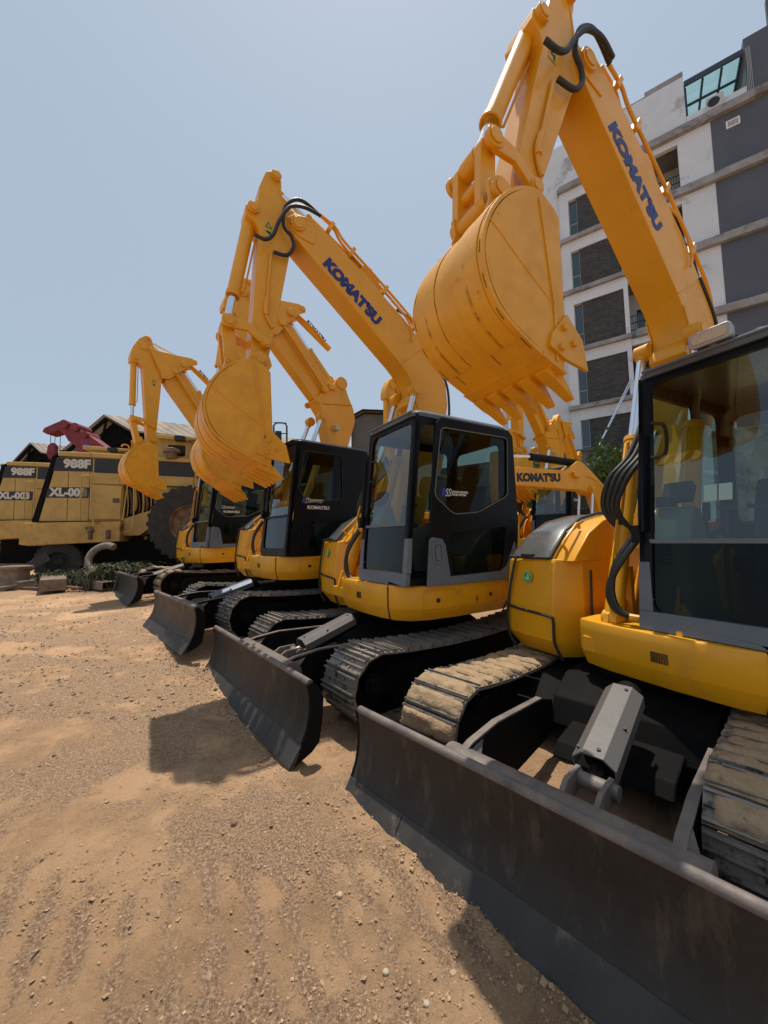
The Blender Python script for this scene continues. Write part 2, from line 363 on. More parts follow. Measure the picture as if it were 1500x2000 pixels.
def blade(root, W, bz=.54, ramcol=None, ys=.5):
    prof = [(2.25, bz), (2.235, bz * .78), (2.24, bz * .58), (2.265, bz * .38), (2.30, .13), (2.345, .065), (2.395, .0)]
    back = [(2.36, -.005), (2.30, .06), (2.262, .13), (2.225, bz * .38), (2.20, bz * .58), (2.195, bz * .78), (2.205, bz)]
    g = G(); g.prism(prof + back, -W, W)
    b = g.obj('dozer_blade', BLD, root, bevel=.004)
    s = G()
    for sd in (-1, 1):
        y = sd * W
        s.prism([(2.255, bz), (2.21, bz + .012), (2.15, bz - .05), (2.12, bz - .12), (2.13, .25), (2.16, .10), (2.22, .05), (2.36, -.006), (2.30, .13), (2.262, bz * .38), (2.237, bz * .58), (2.232, bz * .8)], y - .004 if sd > 0 else y - .026, y + .026 if sd > 0 else y + .004)
    s.obj('blade_end_plate', DKS, b, bevel=.004)
    l = G(); l.tube([(2.226, -W - .005, bz + .004), (2.226, W + .005, bz + .004)], .026, 12, smooth=False); l.obj('blade_top_lip', LIP, b)
    e = G()
    for k, (a, c) in enumerate(((-W - .02, -W * .62), (-W * .62 + .004, W * .62 - .004), (W * .62, W + .02))):
        e.prism([(2.306, .128), (2.352, .068), (2.408, -.012), (2.37, -.02), (2.31, .05), (2.285, .12)], a, c)
    e.obj('cutting_edge', EDG, b, bevel=.004)
    r = G(); r.cyl((2.07, -.60, .40), (2.07, .60, .40), .105, 24)
    r.box(2.08, 2.2, -.6, .6, .22, .40); r.obj('blade_cross_tube', LIP, b)
    for sd in (-1, 1):
        a = G(); a.prism([(2.17, .46), (2.0, .51), (1.72, .535), (1.1, .50), (.9, .44), (.9, .20), (1.5, .14), (2.16, .10)], sd * ys - .013, sd * ys + .013)
        pa = a.obj('push_arm', DKS, root, bevel=.004); a = G()
        a.prism([(2.19, .465), (2.0, .522), (1.72, .547), (1.1, .512), (1.1, .50), (1.72, .535), (2.0, .510), (2.19, .453)], sd * ys - .022, sd * ys + .022)
        a.add([(2.17, sd * ys + .014, .46), (1.88, sd * ys + .014, .50), (2.18, sd * ys + .15, .30), (2.18, sd * ys + .014, .18), (2.17, sd * ys + .004, .46), (1.88, sd * ys + .004, .50), (2.18, sd * ys + .14, .29), (2.18, sd * ys + .004, .18)], [[0, 1, 2], [1, 2, 3], [4, 5, 6], [5, 6, 7], [0, 1, 5, 4], [1, 3, 7, 5], [3, 2, 6, 7], [2, 0, 4, 6]])
        a.obj('lit_arm_edge', LIP, pa, bevel=.002)  # light falling on the arm's upper edge is put into this paler colour
    k = G()
    for yy in (.02, .18): k.prism([(2.10, .40), (1.93, .50), (1.76, .50), (1.72, .45), (1.80, .40), (2.0, .36)], yy - .012, yy + .012)
    k.cyl((1.79, -.01, .45), (1.79, .22, .45), .04, 14); k.obj('ram_bracket', LIP, b)
    cy = G(); cy.cyl((1.62, .08, .48), (.95, .06, .66), .08, 18); cy.obj('blade_cylinder', DKS, root)
    rd = G(); rd.cyl((1.80, .09, .45), (1.60, .08, .485), .036, 14); rd.obj('piston_rod', CHR, root)
    # folded steel guard over the ram
    v0 = Vector((1.72, .08, .52)); v1 = Vector((1.06, .06, .70)); d = (v1 - v0); up = Vector((-d.z, 0, d.x)).normalized() * -1
    if up.z < 0: up = -up
    pr = [(-.11, -.08), (-.11, -.01), (-.055, .04), (.055, .04), (.11, -.01), (.11, -.08), (.10, -.08), (.10, -.014), (.05, .03), (-.05, .03), (-.10, -.014), (-.10, -.08)]
    gg = G(); gg.loft([[v + Vector((0, a, 0)) + up * b_ for a, b_ in pr] for v in (v0, v1)])
    gd = gg.obj('ram_guard', ramcol or ALUS, root, bevel=.003)
    bo = G()
    for tt, a, hh in ((.08, -.085, .016), (.08, .02, .04), (.45, .085, .014), (.93, .03, .04)):
        c = v0 + d * tt + Vector((0, a, 0)) + up * hh; bo.cyl(c - up * .006, c + up * .008, .011, 8)
    bo.obj('guard_bolt', BKD, gd)
    return b
ALUS = mat('painted_steel_guard', (.13, .118, .11), .5, metal=.15, vcol=(.12, .11, .105), vscale=6, bump=.1, col3=(.1, .085, .075), s3=6, t3=.66)
ALUB = mat('blue_grey_guard', (.11, .135, .19), .4, metal=.3, vcol=(.15, .17, .21), vscale=5)

def base(root, W, X):
    g = G(); g.prism([(-.9, .28), (.95, .28), (.85, .46), (.6, .58), (-.6, .58), (-.8, .46)], -.5, .5)
    for a in (-1, 1):
        g.prism([(-.9, .25), (.9, .25), (.5, .5), (-.5, .5)], a * .45, a * (W - .3))
    g.prism([(.9, .18), (1.2, .18), (1.28, .22), (1.2, .30), (.9, .34)], -.34, .34)  # dark block added to stand in for shade under the chassis
    g.obj('carrier_with_shade_block', DKS, root, bevel=.015)
    r = G(); r.cyl((0, 0, .58), (0, 0, .80), .52, 40); r.obj('slew_ring', DKS, root)

def sticker(root, X, o, r, u, rad, name='thumb_sticker'):
    """round green sticker with a thumbs-up hand"""
    o = Vector(o); r = Vector(r).normalized(); u = Vector(u).normalized(); n = r.cross(u)
    def disc(rad, h, k=28): return [o + n * h + (r * cos(2 * pi * i / k) + u * sin(2 * pi * i / k)) * rad for i in range(k)]
    def ring(g, a, b, h, k=28):
        g.loft([disc(a, h - .0015, k), disc(a, h, k), disc(b, h, k), disc(b, h - .0015, k)], cap=False)
    g = G(X); g.loft([disc(rad, .0), disc(rad, .002)]); t = g.obj(name, GRN, root, smooth=False)
    y = G(X); ring(y, rad * .93, rad * .88, .0035)
    def poly(pts, h=.0035):
        vs = [o + r * a * rad + u * b * rad + n * h for a, b in pts] + [o + r * a * rad + u * b * rad + n * (h - .002) for a, b in pts]; m = len(pts)
        y.add(vs, [list(range(m)), list(range(m, 2 * m))[::-1]] + [[i, (i + 1) % m, (i + 1) % m + m, i + m] for i in range(m)])
    poly([(.08, .62), (.3, .55), (.26, .1), (.4, -.05), (.36, -.3), (.1, -.52), (-.12, -.5), (-.02, -.3), (.12, -.1), (.06, .08)])
    for k in range(4): poly([(-.52 + k * .145, -.02 - k * .05), (-.41 + k * .145, .06 - k * .05), (-.30 + k * .145, -.1 - k * .06), (-.35 + k * .12, -.3 - k * .03), (-.46 + k * .13, -.2 - k * .05)])
    y.obj('hand_symbol', mat('sticker_yellow', (.72, .72, .30), .5) if 'sticker_yellow' not in bpy.data.materials else bpy.data.materials['sticker_yellow'], t, smooth=False)

def cab(root, X, z0, z1, grey=True, door_open=0.0, lamp=False, wiper=True, sw=1.0, kblack=False, seams=True, komatsu=False, y0=.22, y1=1.2, paper=False):
    """operator cab: base z0, roof z1; front leans back"""
    H = z1 - z0; xb, xt, xr = .94, .74, -.56
    fx = lambda v: xb + (xt - xb) * v / H
    FP = lambda u, v, w: (fx(v) - w, u, z0 + v)                      # front face
    c = G(X)
    fout = rrect(y0, y1, 0, H, .07)
    fin = rrect(y0 + .085, y1 - .075, .12, H - .07, .09)
    c.frame(fout, fin, FP, .05)
    # right side, rear, and the fixed left door frame
    sp = [(xb, 0), (xt, H), (xr - .1, H), (xr, 0)]
    SP = lambda yy, sg: (lambda u, v, w: (u, yy + sg * w, z0 + v))
    c.frame(sp, rpoly([(xb - .1, .5), (xt - .05, H - .12), (xr + .02, H - .12), (xr + .08, .75)], .08), SP(y0, 1), .04)
    c.frame(sp, rpoly([(xb - .055, .06), (xt - .06, H - .09), (xr, H - .09), (xr + .1, .06)], .06), SP(y1 - .04, 1), .04)
    c.frame(rrect(y0, y1, 0, H, .07), rrect(y0 + .1, y1 - .1, .75, H - .15, .08), lambda u, v, w: (xr - .1 * v / H + w, u, z0 + v), .04)
    c.box(xr, xb - .02, y0 + .02, y1 - .02, z0 + .002, z0 + .05)
    body = c.obj('cab', BLK, root, bevel=.012)
    # roof
    r = G(X); rr = []
    for h, ins in ((-.02, .0), (.02, .0), (.055, .03), (.075, .12)):
        rr.append([(x, y, z1 + h) for x, y in rpoly([(xt + .03 - ins, y0 - .01 + ins), (xt + .03 - ins, y1 + .01 - ins), (xr - .13 + ins, y1 + .01 - ins), (xr - .13 + ins, y0 - .01 + ins)], .12)])
    r.loft(rr); rf = r.obj('cab_roof', BLK if kblack else CABR, root)
    g = G(X); g.tube([(xt + .035, y0 + .05, z1 + .03), (xt + .035, y1 - .05, z1 + .03)], .012, 8, smooth=False); g.obj('rain_gutter', GRY if grey else BLK, rf)
    # windscreens
    gl = G(X)
    gd_ = G(X)
    for va, vb, gl in ((.10, .62, gd_), (.64, H - .05, gl)):
        gl.add([FP(y0 + .07, va, .02), FP(y1 - .06, va, .02), FP(y1 - .06, vb, .02), FP(y0 + .07, vb, .02)], [[0, 1, 2, 3]])
    gl.obj('windscreen', GLS, body, smooth=False); gd_.obj('windscreen', GLD, body, smooth=False)  # lower pane tinted darker, standing in for reflection and the dim inside
    b = G(X); b.bar(FP(y0 + .07, .63, .01), FP(y1 - .07, .63, .01), .022, .03); b.obj('windscreen_bar', GRY if grey else BLK, body)
    sg = G(X)
    sg.add([(xb - .1, y0 + .02, z0 + .45), (xt, y0 + .02, z1 - .08), (xr, y0 + .02, z1 - .08), (xr, y0 + .02, z0 + .7)], [[0, 1, 2, 3]])
    sg.add([(xr - .04, y0 + .08, z0 + .7), (xr - .04, y1 - .08, z0 + .7), (xr - .08, y1 - .08, z1 - .1), (xr - .08, y0 + .08, z1 - .1)], [[0, 1, 2, 3]])
    sg.obj('cab_window', GLS, body, smooth=False)
    # wiper on the front pillar
    if wiper:
        q = G(X); q.tube([FP(y0 + .02, .75, -.03), FP(y0 + .03, .95, -.05), FP(y0 + .04, 1.45, -.05)], .012, 6); q.bar(FP(y0 + .05, .70, -.04), FP(y0 + .05, 1.42, -.05), .02, .03)
        q.box(xb - .12, xb - .02, y0 - .03, y0 + .03, z0 + .62, z0 + .75); q.obj('wiper', BLK, body)
    if grey:
        a = G(X)                                                  # grey lower surround of the windscreen
        a.frame([(y0 - .006, -.002), (y1 + .006, -.002), (y1 + .006, .40), (y1 - .075, .47), (y1 - .08, .44), (y1 - .085, .13), (y0 + .1, .13), (y0 + .055, .46), (y0 - .006, .5)] if False else rrect(y0 - .004, y1 + .004, 0, .13, .01), rrect(y0 + .3, y0 + .301, .06, .061, .0002), lambda u, v, w: (fx(v) + .006 - w, u, z0 + v), .06)
        for (ya, yb_) in ((y0 - .004, y0 + .07), (y1 - .066, y1 + .004)):
            a.add([FP(ya, .13, -.006), FP(yb_ + (.02 if ya < .5 else 0), .13, -.006), FP(yb_, .48, -.006), FP(ya, .48, -.006), FP(ya, .13, .05), FP(yb_ + .02, .13, .05), FP(yb_, .48, .05), FP(ya, .48, .05)], [[0, 1, 2, 3], [4, 5, 6, 7], [0, 3, 7, 4], [1, 2, 6, 5], [3, 2, 6, 7], [0, 1, 5, 4]])
        a.obj('grey_sill', GRY, body, bevel=.006)
    # door on the left side
    dx = -door_open; yd = y1 + (.035 if door_open else .008)
    k = .035
    top = H - .02
    dout = rpoly([(xb - .06 + dx, -.01), (xt - .04 + dx, top), (xr - .12, top + (.02 if door_open else 0)), (xr - .16, .75), (xr + .02, -.03)], .07)
    win = rpoly([(xb - .19 + dx, .92), (xb - .31 + dx, H - .13), (xr - .02, H - .12), (xr + .02, .97), (xr + .52, .76), (xb - .45 + dx, .73)], .06)
    if kblack: win = rpoly([(xb - .20, 1.04), (xb - .31, H - .14), (xb - 1.02, H - .14), (xb - 1.02, .92), (xb - .36, .82)], .06)
    lwin = rpoly([(xb - .38 + dx, .53), (xr + .06, .60), (xr + .16, .10), (xb - .38 + dx, .09)], .07)
    DP = lambda u, v, w: (u, yd + k - w, z0 + v)
    d = G(X)
    # split the door in an upper and a lower plate so that each is star shaped
    xs_l = xb - .06 + dx; cut = .66
    up_out = [(fx(cut) - .06 + dx, cut), (xt - .04 + dx, top), (xr - .12, top), (xr - .155, cut)]
    up_out = rpoly(up_out, .05) if False else up_out
    d.frame([up_out[0], (up_out[1][0], up_out[1][1] - .07), (up_out[1][0] - .07, up_out[1][1]), (up_out[2][0] + .07, top), (up_out[2][0], top - .07), up_out[3]], win, DP, k)
    lo_out = [(fx(cut) - .06 + dx, cut), (xr - .155, cut), (xr - .12, .3), (xr + .02, -.02), (xb - .06 + dx, -.01)]
    d.frame(lo_out, lwin, DP, k)
    dr = d.obj('cab_door', BLK, root, bevel=.006)
    gg = G(X)
    for w_ in (win, lwin):
        c0 = [sum(p[i] for p in w_) / len(w_) for i in (0, 1)]
        gg.add([DP(c0[0] + (p[0] - c0[0]) * 1.02, c0[1] + (p[1] - c0[1]) * 1.02, k * .5) for p in w_], [list(range(len(w_)))])
    gg.obj('door_window', GLD, dr, smooth=False)
    rim = G(X); rim.tube([DP(p[0], p[1], -.002) for p in win] + [DP(win[0][0], win[0][1], -.002)], .007, 6, smooth=False); rim.obj('window_seal', SEALG if grey else SEAL, dr)
    if grey:
        a = G(X)
        a.prism([(xb - .055 + dx, -.008), (xb - .10 + dx, .47), (xb - .14 + dx, .49), (xb - .27 + dx, .47), (xb - .31 + dx, .40), (xb - .36 + dx, .075), (xr + .2, .085), (xr + .08, .14), (xr - .08, .38), (xr - .115, .3), (xr + .02, -.018)], 0, .012)
        a.v = []; a.f = []
        pl = [(xb - .055 + dx, -.008), (xb - .10 + dx, .46), (xb - .14 + dx, .49), (xb - .27 + dx, .47), (xb - .315 + dx, .40), (xb - .37 + dx, .075), (xr + .2, .085), (xr + .09, .14), (xr - .06, .42), (xr - .115, .3), (xr + .02, -.018)]
        a.v = []; n = len(pl)
        a.add([DP(u, v, -.012) for u, v in pl] + [DP(u, v, .002) for u, v in pl], [list(range(n)), list(range(n, 2 * n))[::-1]] + [[i, (i + 1) % n, (i + 1) % n + n, i + n] for i in range(n)])
        a.obj('grey_door_panel', GRY, dr, bevel=.004)
    hx = xb - .20 + dx
    h = G(X); h.frame(rrect(hx - .065, hx + .065, .22, .43, .03), rrect(hx - .045, hx + .045, .24, .41, .025), lambda u, v, w: DP(u, v, w - .026), .02)
    hp = rrect(hx - .032, hx + .032, .25, .40, .02); n = len(hp)
    h.add([DP(u, v, -.030) for u, v in hp] + [DP(u, v, -.012) for u, v in hp], [list(range(n)), list(range(n, 2 * n))[::-1]] + [[i, (i + 1) % n, (i + 1) % n + n, i + n] for i in range(n)])
    h.cyl(DP(hx + .01, .46, -.02), DP(hx + .01, .46, -.008), .013, 12); h.obj('door_handle', GRY if grey else BLK, dr, bevel=.003)
    # lettering on the door glass
    tx = win[0][0] - .1
    yb2 = DP(0, 0, k * .5)[1] + .004 if not kblack else DP(0, 0, -.003)[1]
    zz = z0 + (.90 if grey else .80); px = xb - (.30 if grey else .26) + dx
    txt = lambda s, m, ox, oz, sz, b=.02, st=1., sh=0: text('door_lettering', s, m, dr, ((-1, 0, 0), (0, 0, 1), (0, 1, 0), (ox, yb2, oz)), sz, b, sh, .001, st, 'LEFT', X)
    txt('R', BLU2, px, zz + .06, .12, .05, .7, .3); txt('SS', WHT, px - .05, zz + .06, .12, .0, .7, .3)
    txt('ROUND SLIDING', WHT, px - .14, zz + .075, .032, .03, 1.0); txt('DOOR SYSTEM', WHT, px - .14, zz + .045, .032, .03, 1.0)
    if komatsu: txt("KOMATSU", WHT, px - .09, zz - .045, .075, .035, 1.15, .0)
    # inside: seat, console, levers, pedals
    s = G(X)
    s.loft([[(x, y, z) for x, y in rrect(-.42, .12, .47, .97, .08)] for z in (z0 + .38, z0 + .42, z0 + .52)])
    bp = [(-.40, .45), (-.50, .9), (-.56, 1.12), (-.46, 1.14), (-.36, .9), (-.24, .47)]
    s.prism([(a, z0 + b_) for a, b_ in bp], .49, .95)
    s.loft([[(x + (z - z0 - 1.2) * -.15, .72 + (y - .72), z) for x, y in rrect(-.53, -.43, .59 + i_, .85 - i_, .04)] for z, i_ in ((z0 + 1.13, .05), (z0 + 1.20, .0), (z0 + 1.36, .01), (z0 + 1.42, .06))])
    s.box(-.3, .05, .55, .9, z0 + .05, z0 + .38)
    st = s.obj('operator_seat', SEATM, root, bevel=.03)
    cn = G(X)
    for ya, yb_ in ((y0 + .07, y0 + .25), (y1 - .22, y1 - .06)):
        cn.prism([(-.4, z0 + .05), (.25, z0 + .05), (.33, z0 + .4), (.3, z0 + .58), (.1, z0 + .66), (-.4, z0 + .6)], ya, yb_)
    cn.prism([(.80, z0 + .05), (.86, z0 + .05), (.80, z0 + .75), (.72, z0 + .88), (.62, z0 + .86), (.45, z0 + .35), (.4, z0 + .05)], y0 + .06, y0 + .3)
    cn.obj('console', INT, root, bevel=.02)
    v = G(X)
    for kk in range(6):
        v.box(.82, .845, y0 + .10, y0 + .18, z0 + .62 - kk * .03, z0 + .63 - kk * .03)
    v.obj('air_vent', BKD, body)
    lv = G(X)
    for yy in (y0 + .17, y1 - .14):
        lv.tube([(.2, yy, z0 + .6), (.24, yy, z0 + .75), (.22, yy, z0 + .84)], .014, 8); lv.cyl((.225, yy, z0 + .78), (.21, yy, z0 + .92), .026, 10)
        lv.cyl((.2, yy, z0 + .6), (.215, yy, z0 + .68), .06, 12, .03)
    for yy in (.62, .78):
        lv.tube([(.55, yy, z0 + .05), (.58, yy, z0 + .45), (.50, yy, z0 + .86)], .013, 8); lv.bar((.50, yy - .05, z0 + .86), (.50, yy + .05, z0 + .86), .03, .03)
        lv.obox((.6, yy, z0 + .12), (.09, 0, .03), (0, .04, 0), (0, 0, .01))
    lv.obj('control_lever', BKD, root)
    mo = G(X); mo.obox((.70, y0 + .20, z0 + .98), (.03, 0, .02), (0, .09, 0), (-.03, 0, .06)); mo.obox((.72, y0 + .12, z0 + .92), (.04, 0, 0), (0, .05, 0), (0, 0, .04)); mo.obj('monitor', BKD, root, bevel=.006)
    hg = G(X); hg.tube([(xb - .12, y0 + .09, z0 + H * .66), (xb - .18, y0 + .16, z0 + H * .67), (xb - .2, y0 + .16, z0 + H * .78), (xb - .15, y0 + .09, z0 + H * .80)], .013, 8); hg.obj('grab_handle', BKD, body)
    if paper:
        pp = G(X); pp.obox((fx(.98) - .05, y0 + .42, z0 + .95), (0, .035, 0), (-.01, 0, .055), (.001, 0, 0)); pp.obox((fx(.98) - .05, y0 + .50, z0 + .95), (0, .035, 0), (-.01, 0, .055), (.001, 0, 0)); pp.obj('notice_paper', WHT, body)
    if lamp:
        l = G(X); l.loft([[(xt + .04 + dxx, y, z) for y, z in rrect(.60 - i_, .82 + i_, z1 + .055 - i_, z1 + .145 + i_, .025)] for dxx, i_ in ((-.10, -.02), (-.04, 0), (.03, .008), (.035, .004))])
        l.bar((xt, .71, z1 + .02), (xt, .71, z1 + .06), .05, .04); lm = l.obj('work_lamp', ALU, root, bevel=.004)
        le = G(X); le.loft([[(xt + .04 + dxx, y, z) for y, z in rrect(.615, .805, z1 + .068, z1 + .132, .02)] for dxx in (.034, .041)]); le.obj('lamp_lens', LEN, lm)
        wi = G(X); wi.tube([(xt - .06, .80, z1 + .09), (xt - .1, .86, z1 + .075), (xt - .06, .90, z1 + .08), (xt - .05, .95, z1 + .07)], .006, 6); wi.obj('lamp_wire', BKD, lm)
    return body
CABR = mat('cab_roof_paint', (.075, .085, .10), .3, coat=.2, vcol=(.10, .11, .12), vscale=2)
SEALG = mat('window_trim_grey', (.12, .125, .13), .4)

def deck(root, X, zt=1.13, zb=.76, house='A', seams=True):
    pts = [(1.0, -.02), (1.02, .45), (1.0, .78), (.95, 1.0), (.84, 1.14), (.66, 1.22), (.3, 1.255), (-.45, 1.26), (-.85, 1.18), (-1.15, 1.0), (-1.38, .65), (-1.48, .2), (-1.48, -.3), (-1.38, -.7), (-1.1, -1.05), (-.7, -1.18), (0, -1.2), (.2, -1.0), (.3, -.3), (.95, -.25)]
    def ring(z, k): return [(x * (1 - k) , y * (1 - k), z) for x, y in pts]
    g = G(X); g.loft([ring(zb, .06), ring(zb + .12, .005), ring(zb + .14, .0), ring(zt - .10, .0), ring(zt - .015, .004), ring(zt, .012)])
    d = g.obj('upper_body', YEL, root, bevel=.008, ang=28)
    if house == 'C':
        return d
    s = G(X)      # black seal line between the front and side skirt panels
    for (x, y, nx, ny) in ((.965, .92, .9, .43), (-.5, 1.262, 0, 1)):
        s.tube([(x * .985, y * .985, zt), (x + nx * .004, y + ny * .004, zt - .03), (x + nx * .004, y + ny * .004, zb + .14), (x * .945, y * .945, zb)], .009, 6, smooth=False)
    s.obj('panel_seal', SEAL, d)
    p = G(X)
    for (a, b) in ((.30, .72), (-.42, -.08)):
        o = rrect(a, b, zb + .10, zt - .05, .03); i_ = rrect(a + .008, b - .008, zb + .108, zt - .058, .025)
        p.frame(o, i_, lambda u, v, w: (u, 1.2635 - (u - .3) * .075 * (u > .3) * 1.35 - w, v), .006)
    p.obj('access_panel', YEL, d, bevel=.002)
    kx = G(X)
    for a in (.55, -.2): kx.cyl((a, 1.2, zt - .16), (a, 1.262 - (.02 if a > .3 else 0), zt - .16), .022, 14)
    kx.obj('panel_lock', BKD, d)
    rd = G(X); rd.cyl((.02, 1.25, zt - .19), (.02, 1.262, zt - .19), .018, 12); rd.bar((.02, 1.263, zt - .23), (.02, 1.263, zt - .15), .005, .004, (0, 1, 0)); rd.obj('red_mark', RED, d)
    v = G(X)
    for i in range(7):
        for j in range(6): v.box(.995, 1.024, .32 + i * .016, .33 + i * .016, zt - .13 - j * .012, zt - .122 - j * .012)
    v.obj('vent_holes', BKD, d, smooth=False)
    return d

def side_house(root, X, x0=.90, ya=-.48, yb=-1.18, zb=.70, zt=1.60, kind='A', st=True):
    """engine-side housing with the grey hood"""
    def plan(ins, f=0): return [(x0 - .03 - ins - f, yb + .06 + ins), (x0 - ins - f, yb + .3), (x0 - ins - f, ya - .06), (x0 - .22 - f, ya + .10 - ins), (.15, ya + .12 - ins), (-.9, ya + .12 - ins), (-.95, yb + .25), (-.6, yb + ins), (.4, yb + ins * .8), (x0 - .25 - f, yb + ins)]
    g = G(X)
    g.loft([[(x, y, z) for x, y in plan(i_, f)] for z, i_, f in ((zb, .07, .05), (zb + .16, .0, .0), (zb + .45, .0, -.01), (zb + .47, .0, -.01), (zt - .03, .02, .03), (zt, .03, .04))])
    h = g.obj('side_housing', YEL, root, bevel=.01, ang=25)
    e = G(X); yo = yb + .06; yi = ya - .13
    prof = [(x0 - .07, zt), (x0 - .13, zt + .07), (x0 - .32, zt + .26), (x0 - .55, zt + .38), (x0 - .85, zt + .44), (-.9, zt + .45), (-.95, zt)]
    e.prism([(a - .03, b - .02) for a, b in prof], yi - .1, ya + .10); e.obj('inner_hood', YEL, h, bevel=.015)
    c = G(X); rings = []
    for y, dz, dxx in ((yb + .02, -.16, -.12), (yb + .06, -.07, -.05), (yb + .16, -.01, -.01), ((yb + yi) / 2, .0, 0), (yi - .06, -.005, 0), (yi, -.03, -.02)):
        rings.append([(a + dxx * (a > 0), y, max(zt + .002, b + dz * ((b - zt) / .45) if b > zt else zt + .002) + (.0 if b > zt else 0)) for a, b in prof])
    c.loft(rings); hc = c.obj('hood_cover', HOOD, h, bevel=.006, ang=50)
    t = G(X)
    t.tube([(a + .008, yi + .012, b + .006) for a, b in prof[:-1]], .016, 8, smooth=False)
    t.tube([(x0 - .055, yb + .10, zt + .008), (x0 - .055, yi + .01, zt + .008)], .014, 8, smooth=False)
    t.obj('hood_trim', SEAL, hc)
    ym = yb + .20
    s = G(X)      # black rubber seal between the panels, wrapping down the front and across
    X0 = x0 + .013
    s.tube([(x0 - .05, ym + .02, zt + .01), (x0 - .02, ym, zt - .03), (X0, ym - .08, zb + .47), (X0 - .01, ym - .10, zb + .16), (X0 - .07, ym - .06, zb)], .014, 8)
    s.tube([(X0, ym - .09, zb + .42), (X0, ym + .1, zb + .40), (X0, ya - .10, zb + .38), (X0 - .005, ya - .06, zb + .34), (X0 - .01, ya - .06, zb + .15), (X0 - .06, ya - .02, zb - .0)], .014, 8)
    s.tube([(.6, ya + .125, zt - .1), (.62, ya + .127, zt - .42), (.62, ya + .127, zb + .1), (.62, ya + .10, zb)], .012, 8, smooth=False)
    s.obj('panel_seal', SEAL, h)
    hd = G(X); hy = ya - .02
    hd.tube([(x0 - .18, hy, zt + .07), (x0 - .12, hy, zt + .14), (x0 - .15, hy, zt + .17), (x0 - .34, hy, zt + .33), (x0 - .37, hy, zt + .34), (x0 - .38, hy, zt + .28)], .014, 8, smooth=False); hd.obj('grab_rail', YEL, h)
    la = G(X); la.box(x0 - .08, x0 - .035, yb + .26, yb + .40, zt - .005, zt + .045); la.obj('hood_latch', SEAL, h, bevel=.006)
    if st: sticker(h, X, (x0 - .004, yb + .36, zt - .18), (0, 1, .0), (-.06, 0, 1), .055)
    # engine hood and counterweight behind
    cw = G(X)
    for zz in (0,): pass
    pl = [(-.62, -1.1), (-.62, 1.15), (-.95, 1.1), (-1.25, .85), (-1.44, .45), (-1.5, 0), (-1.44, -.5), (-1.2, -.92), (-.9, -1.12)]
    cw.loft([[(x * k, y * k, z) for x, y in pl] for z, k in ((.92, .97), (1.0, 1), (1.75, 1), (1.88, .96), (1.92, .9))]); cw.obj('counterweight', YEL, root, bevel=.015)
    return h

def cylinder(root, X, name, a, b, r, frac, y=0, lead=.0, rr=.6):
    """hydraulic ram between pins a and b (x,z); barrel from a"""
    A = Vector((a[0], y + lead, a[1])); B = Vector((b[0], y, b[1])); M = A + (B - A) * frac
    g = G(X); d = (B - A).normalized()
    g.cyl(A, M, r, 20); g.cyl(M - d * .05, M, r * 1.12, 20); g.cyl(A + Vector((0, -r * .9, 0)), A + Vector((0, r * .9, 0)), r * 1.05, 16)
    o = g.obj(name, YEL, root, bevel=.004)
    p = G(X); p.cyl(M - d * .02, B, r * rr, 18); p.obj('piston_rod', CHR, o)
    e = G(X); e.cyl(B + Vector((0, -r * .9, 0)), B + Vector((0, r * .9, 0)), r * .95, 16); e.cyl(B - d * r * 1.6, B, r * .7, 14); e.obj('rod_eye', YEL, o)
    t = G(X); n = Vector((d.z, 0, -d.x)).normalized()
    t.tube([A + d * .12 + n * r, A + d * .14 + n * (r + .03), M - d * .12 + n * (r + .03), M - d * .08 + n * r], .011, 6, smooth=False); t.obj('oil_pipe', YEL, o)
    return o
def pinboss(g, x, y0, y1, z, r, cap=True):
    g.cyl((x, y0, z), (x, y1, z), r, 20)
    g.cyl((x, y1, z), (x, y1 + .012 * (1 if y1 > y0 else -1), z), r * .72, 16)
def rot(p, c, t):
    dx, dz = p[0] - c[0], p[1] - c[1]; return (c[0] + cos(t) * dx + sin(t) * dz, c[1] - sin(t) * dx + cos(t) * dz)
def warn(root, X, C, y, pose):
    """yellow warning sticker with a black triangle on the arm"""
    x, z = C; g = G(X)
    q = [pose((x + a, z + b)) for a, b in ((.045, .10), (-.045, .10), (-.045, -.10), (.045, -.10))]
    g.add([(a, y, b) for a, b in q], [[0, 1, 2, 3]]); s = g.obj('warning_sticker', STK, root, smooth=False)
    k = G(X)
    def pol(pts, dy=.0015): k.add([(a, y + dy, b) for a, b in [pose((x + p[0], z + p[1])) for p in pts]], [list(range(len(pts)))])
    for a, b in (((.0, .085), (.036, .02)), ((.036, .02), (-.036, .02)), ((-.036, .02), (0, .085))):
        dx, dz = b[0] - a[0], b[1] - a[1]; L = math.hypot(dx, dz); nx, nz = -dz / L * .004, dx / L * .004
        pol([(a[0] - nx, a[1] - nz), (b[0] - nx, b[1] - nz), (b[0] + nx, b[1] + nz), (a[0] + nx, a[1] + nz)])
    pol([(.006, .065), (-.006, .045), (.002, .045), (-.006, .028), (.01, .05), (.0, .05)])
    pol([(.04, .008), (-.04, .008), (-.04, .003), (.04, .003)])
    pol([(.03, -.03), (.0, -.02), (.0, -.06), (.03, -.05)]); pol([(0, -.04), (-.025, -.02), (-.03, -.08), (-.01, -.085)])
    k.obj('warning_symbol', BKD, s, smooth=False)
def hoses(name, root, X, lists, r=.02, m=None):
    g = G(X)
    for l in lists: g.tube(l, r, 9)
    return g.obj(name, m or RUB, root)

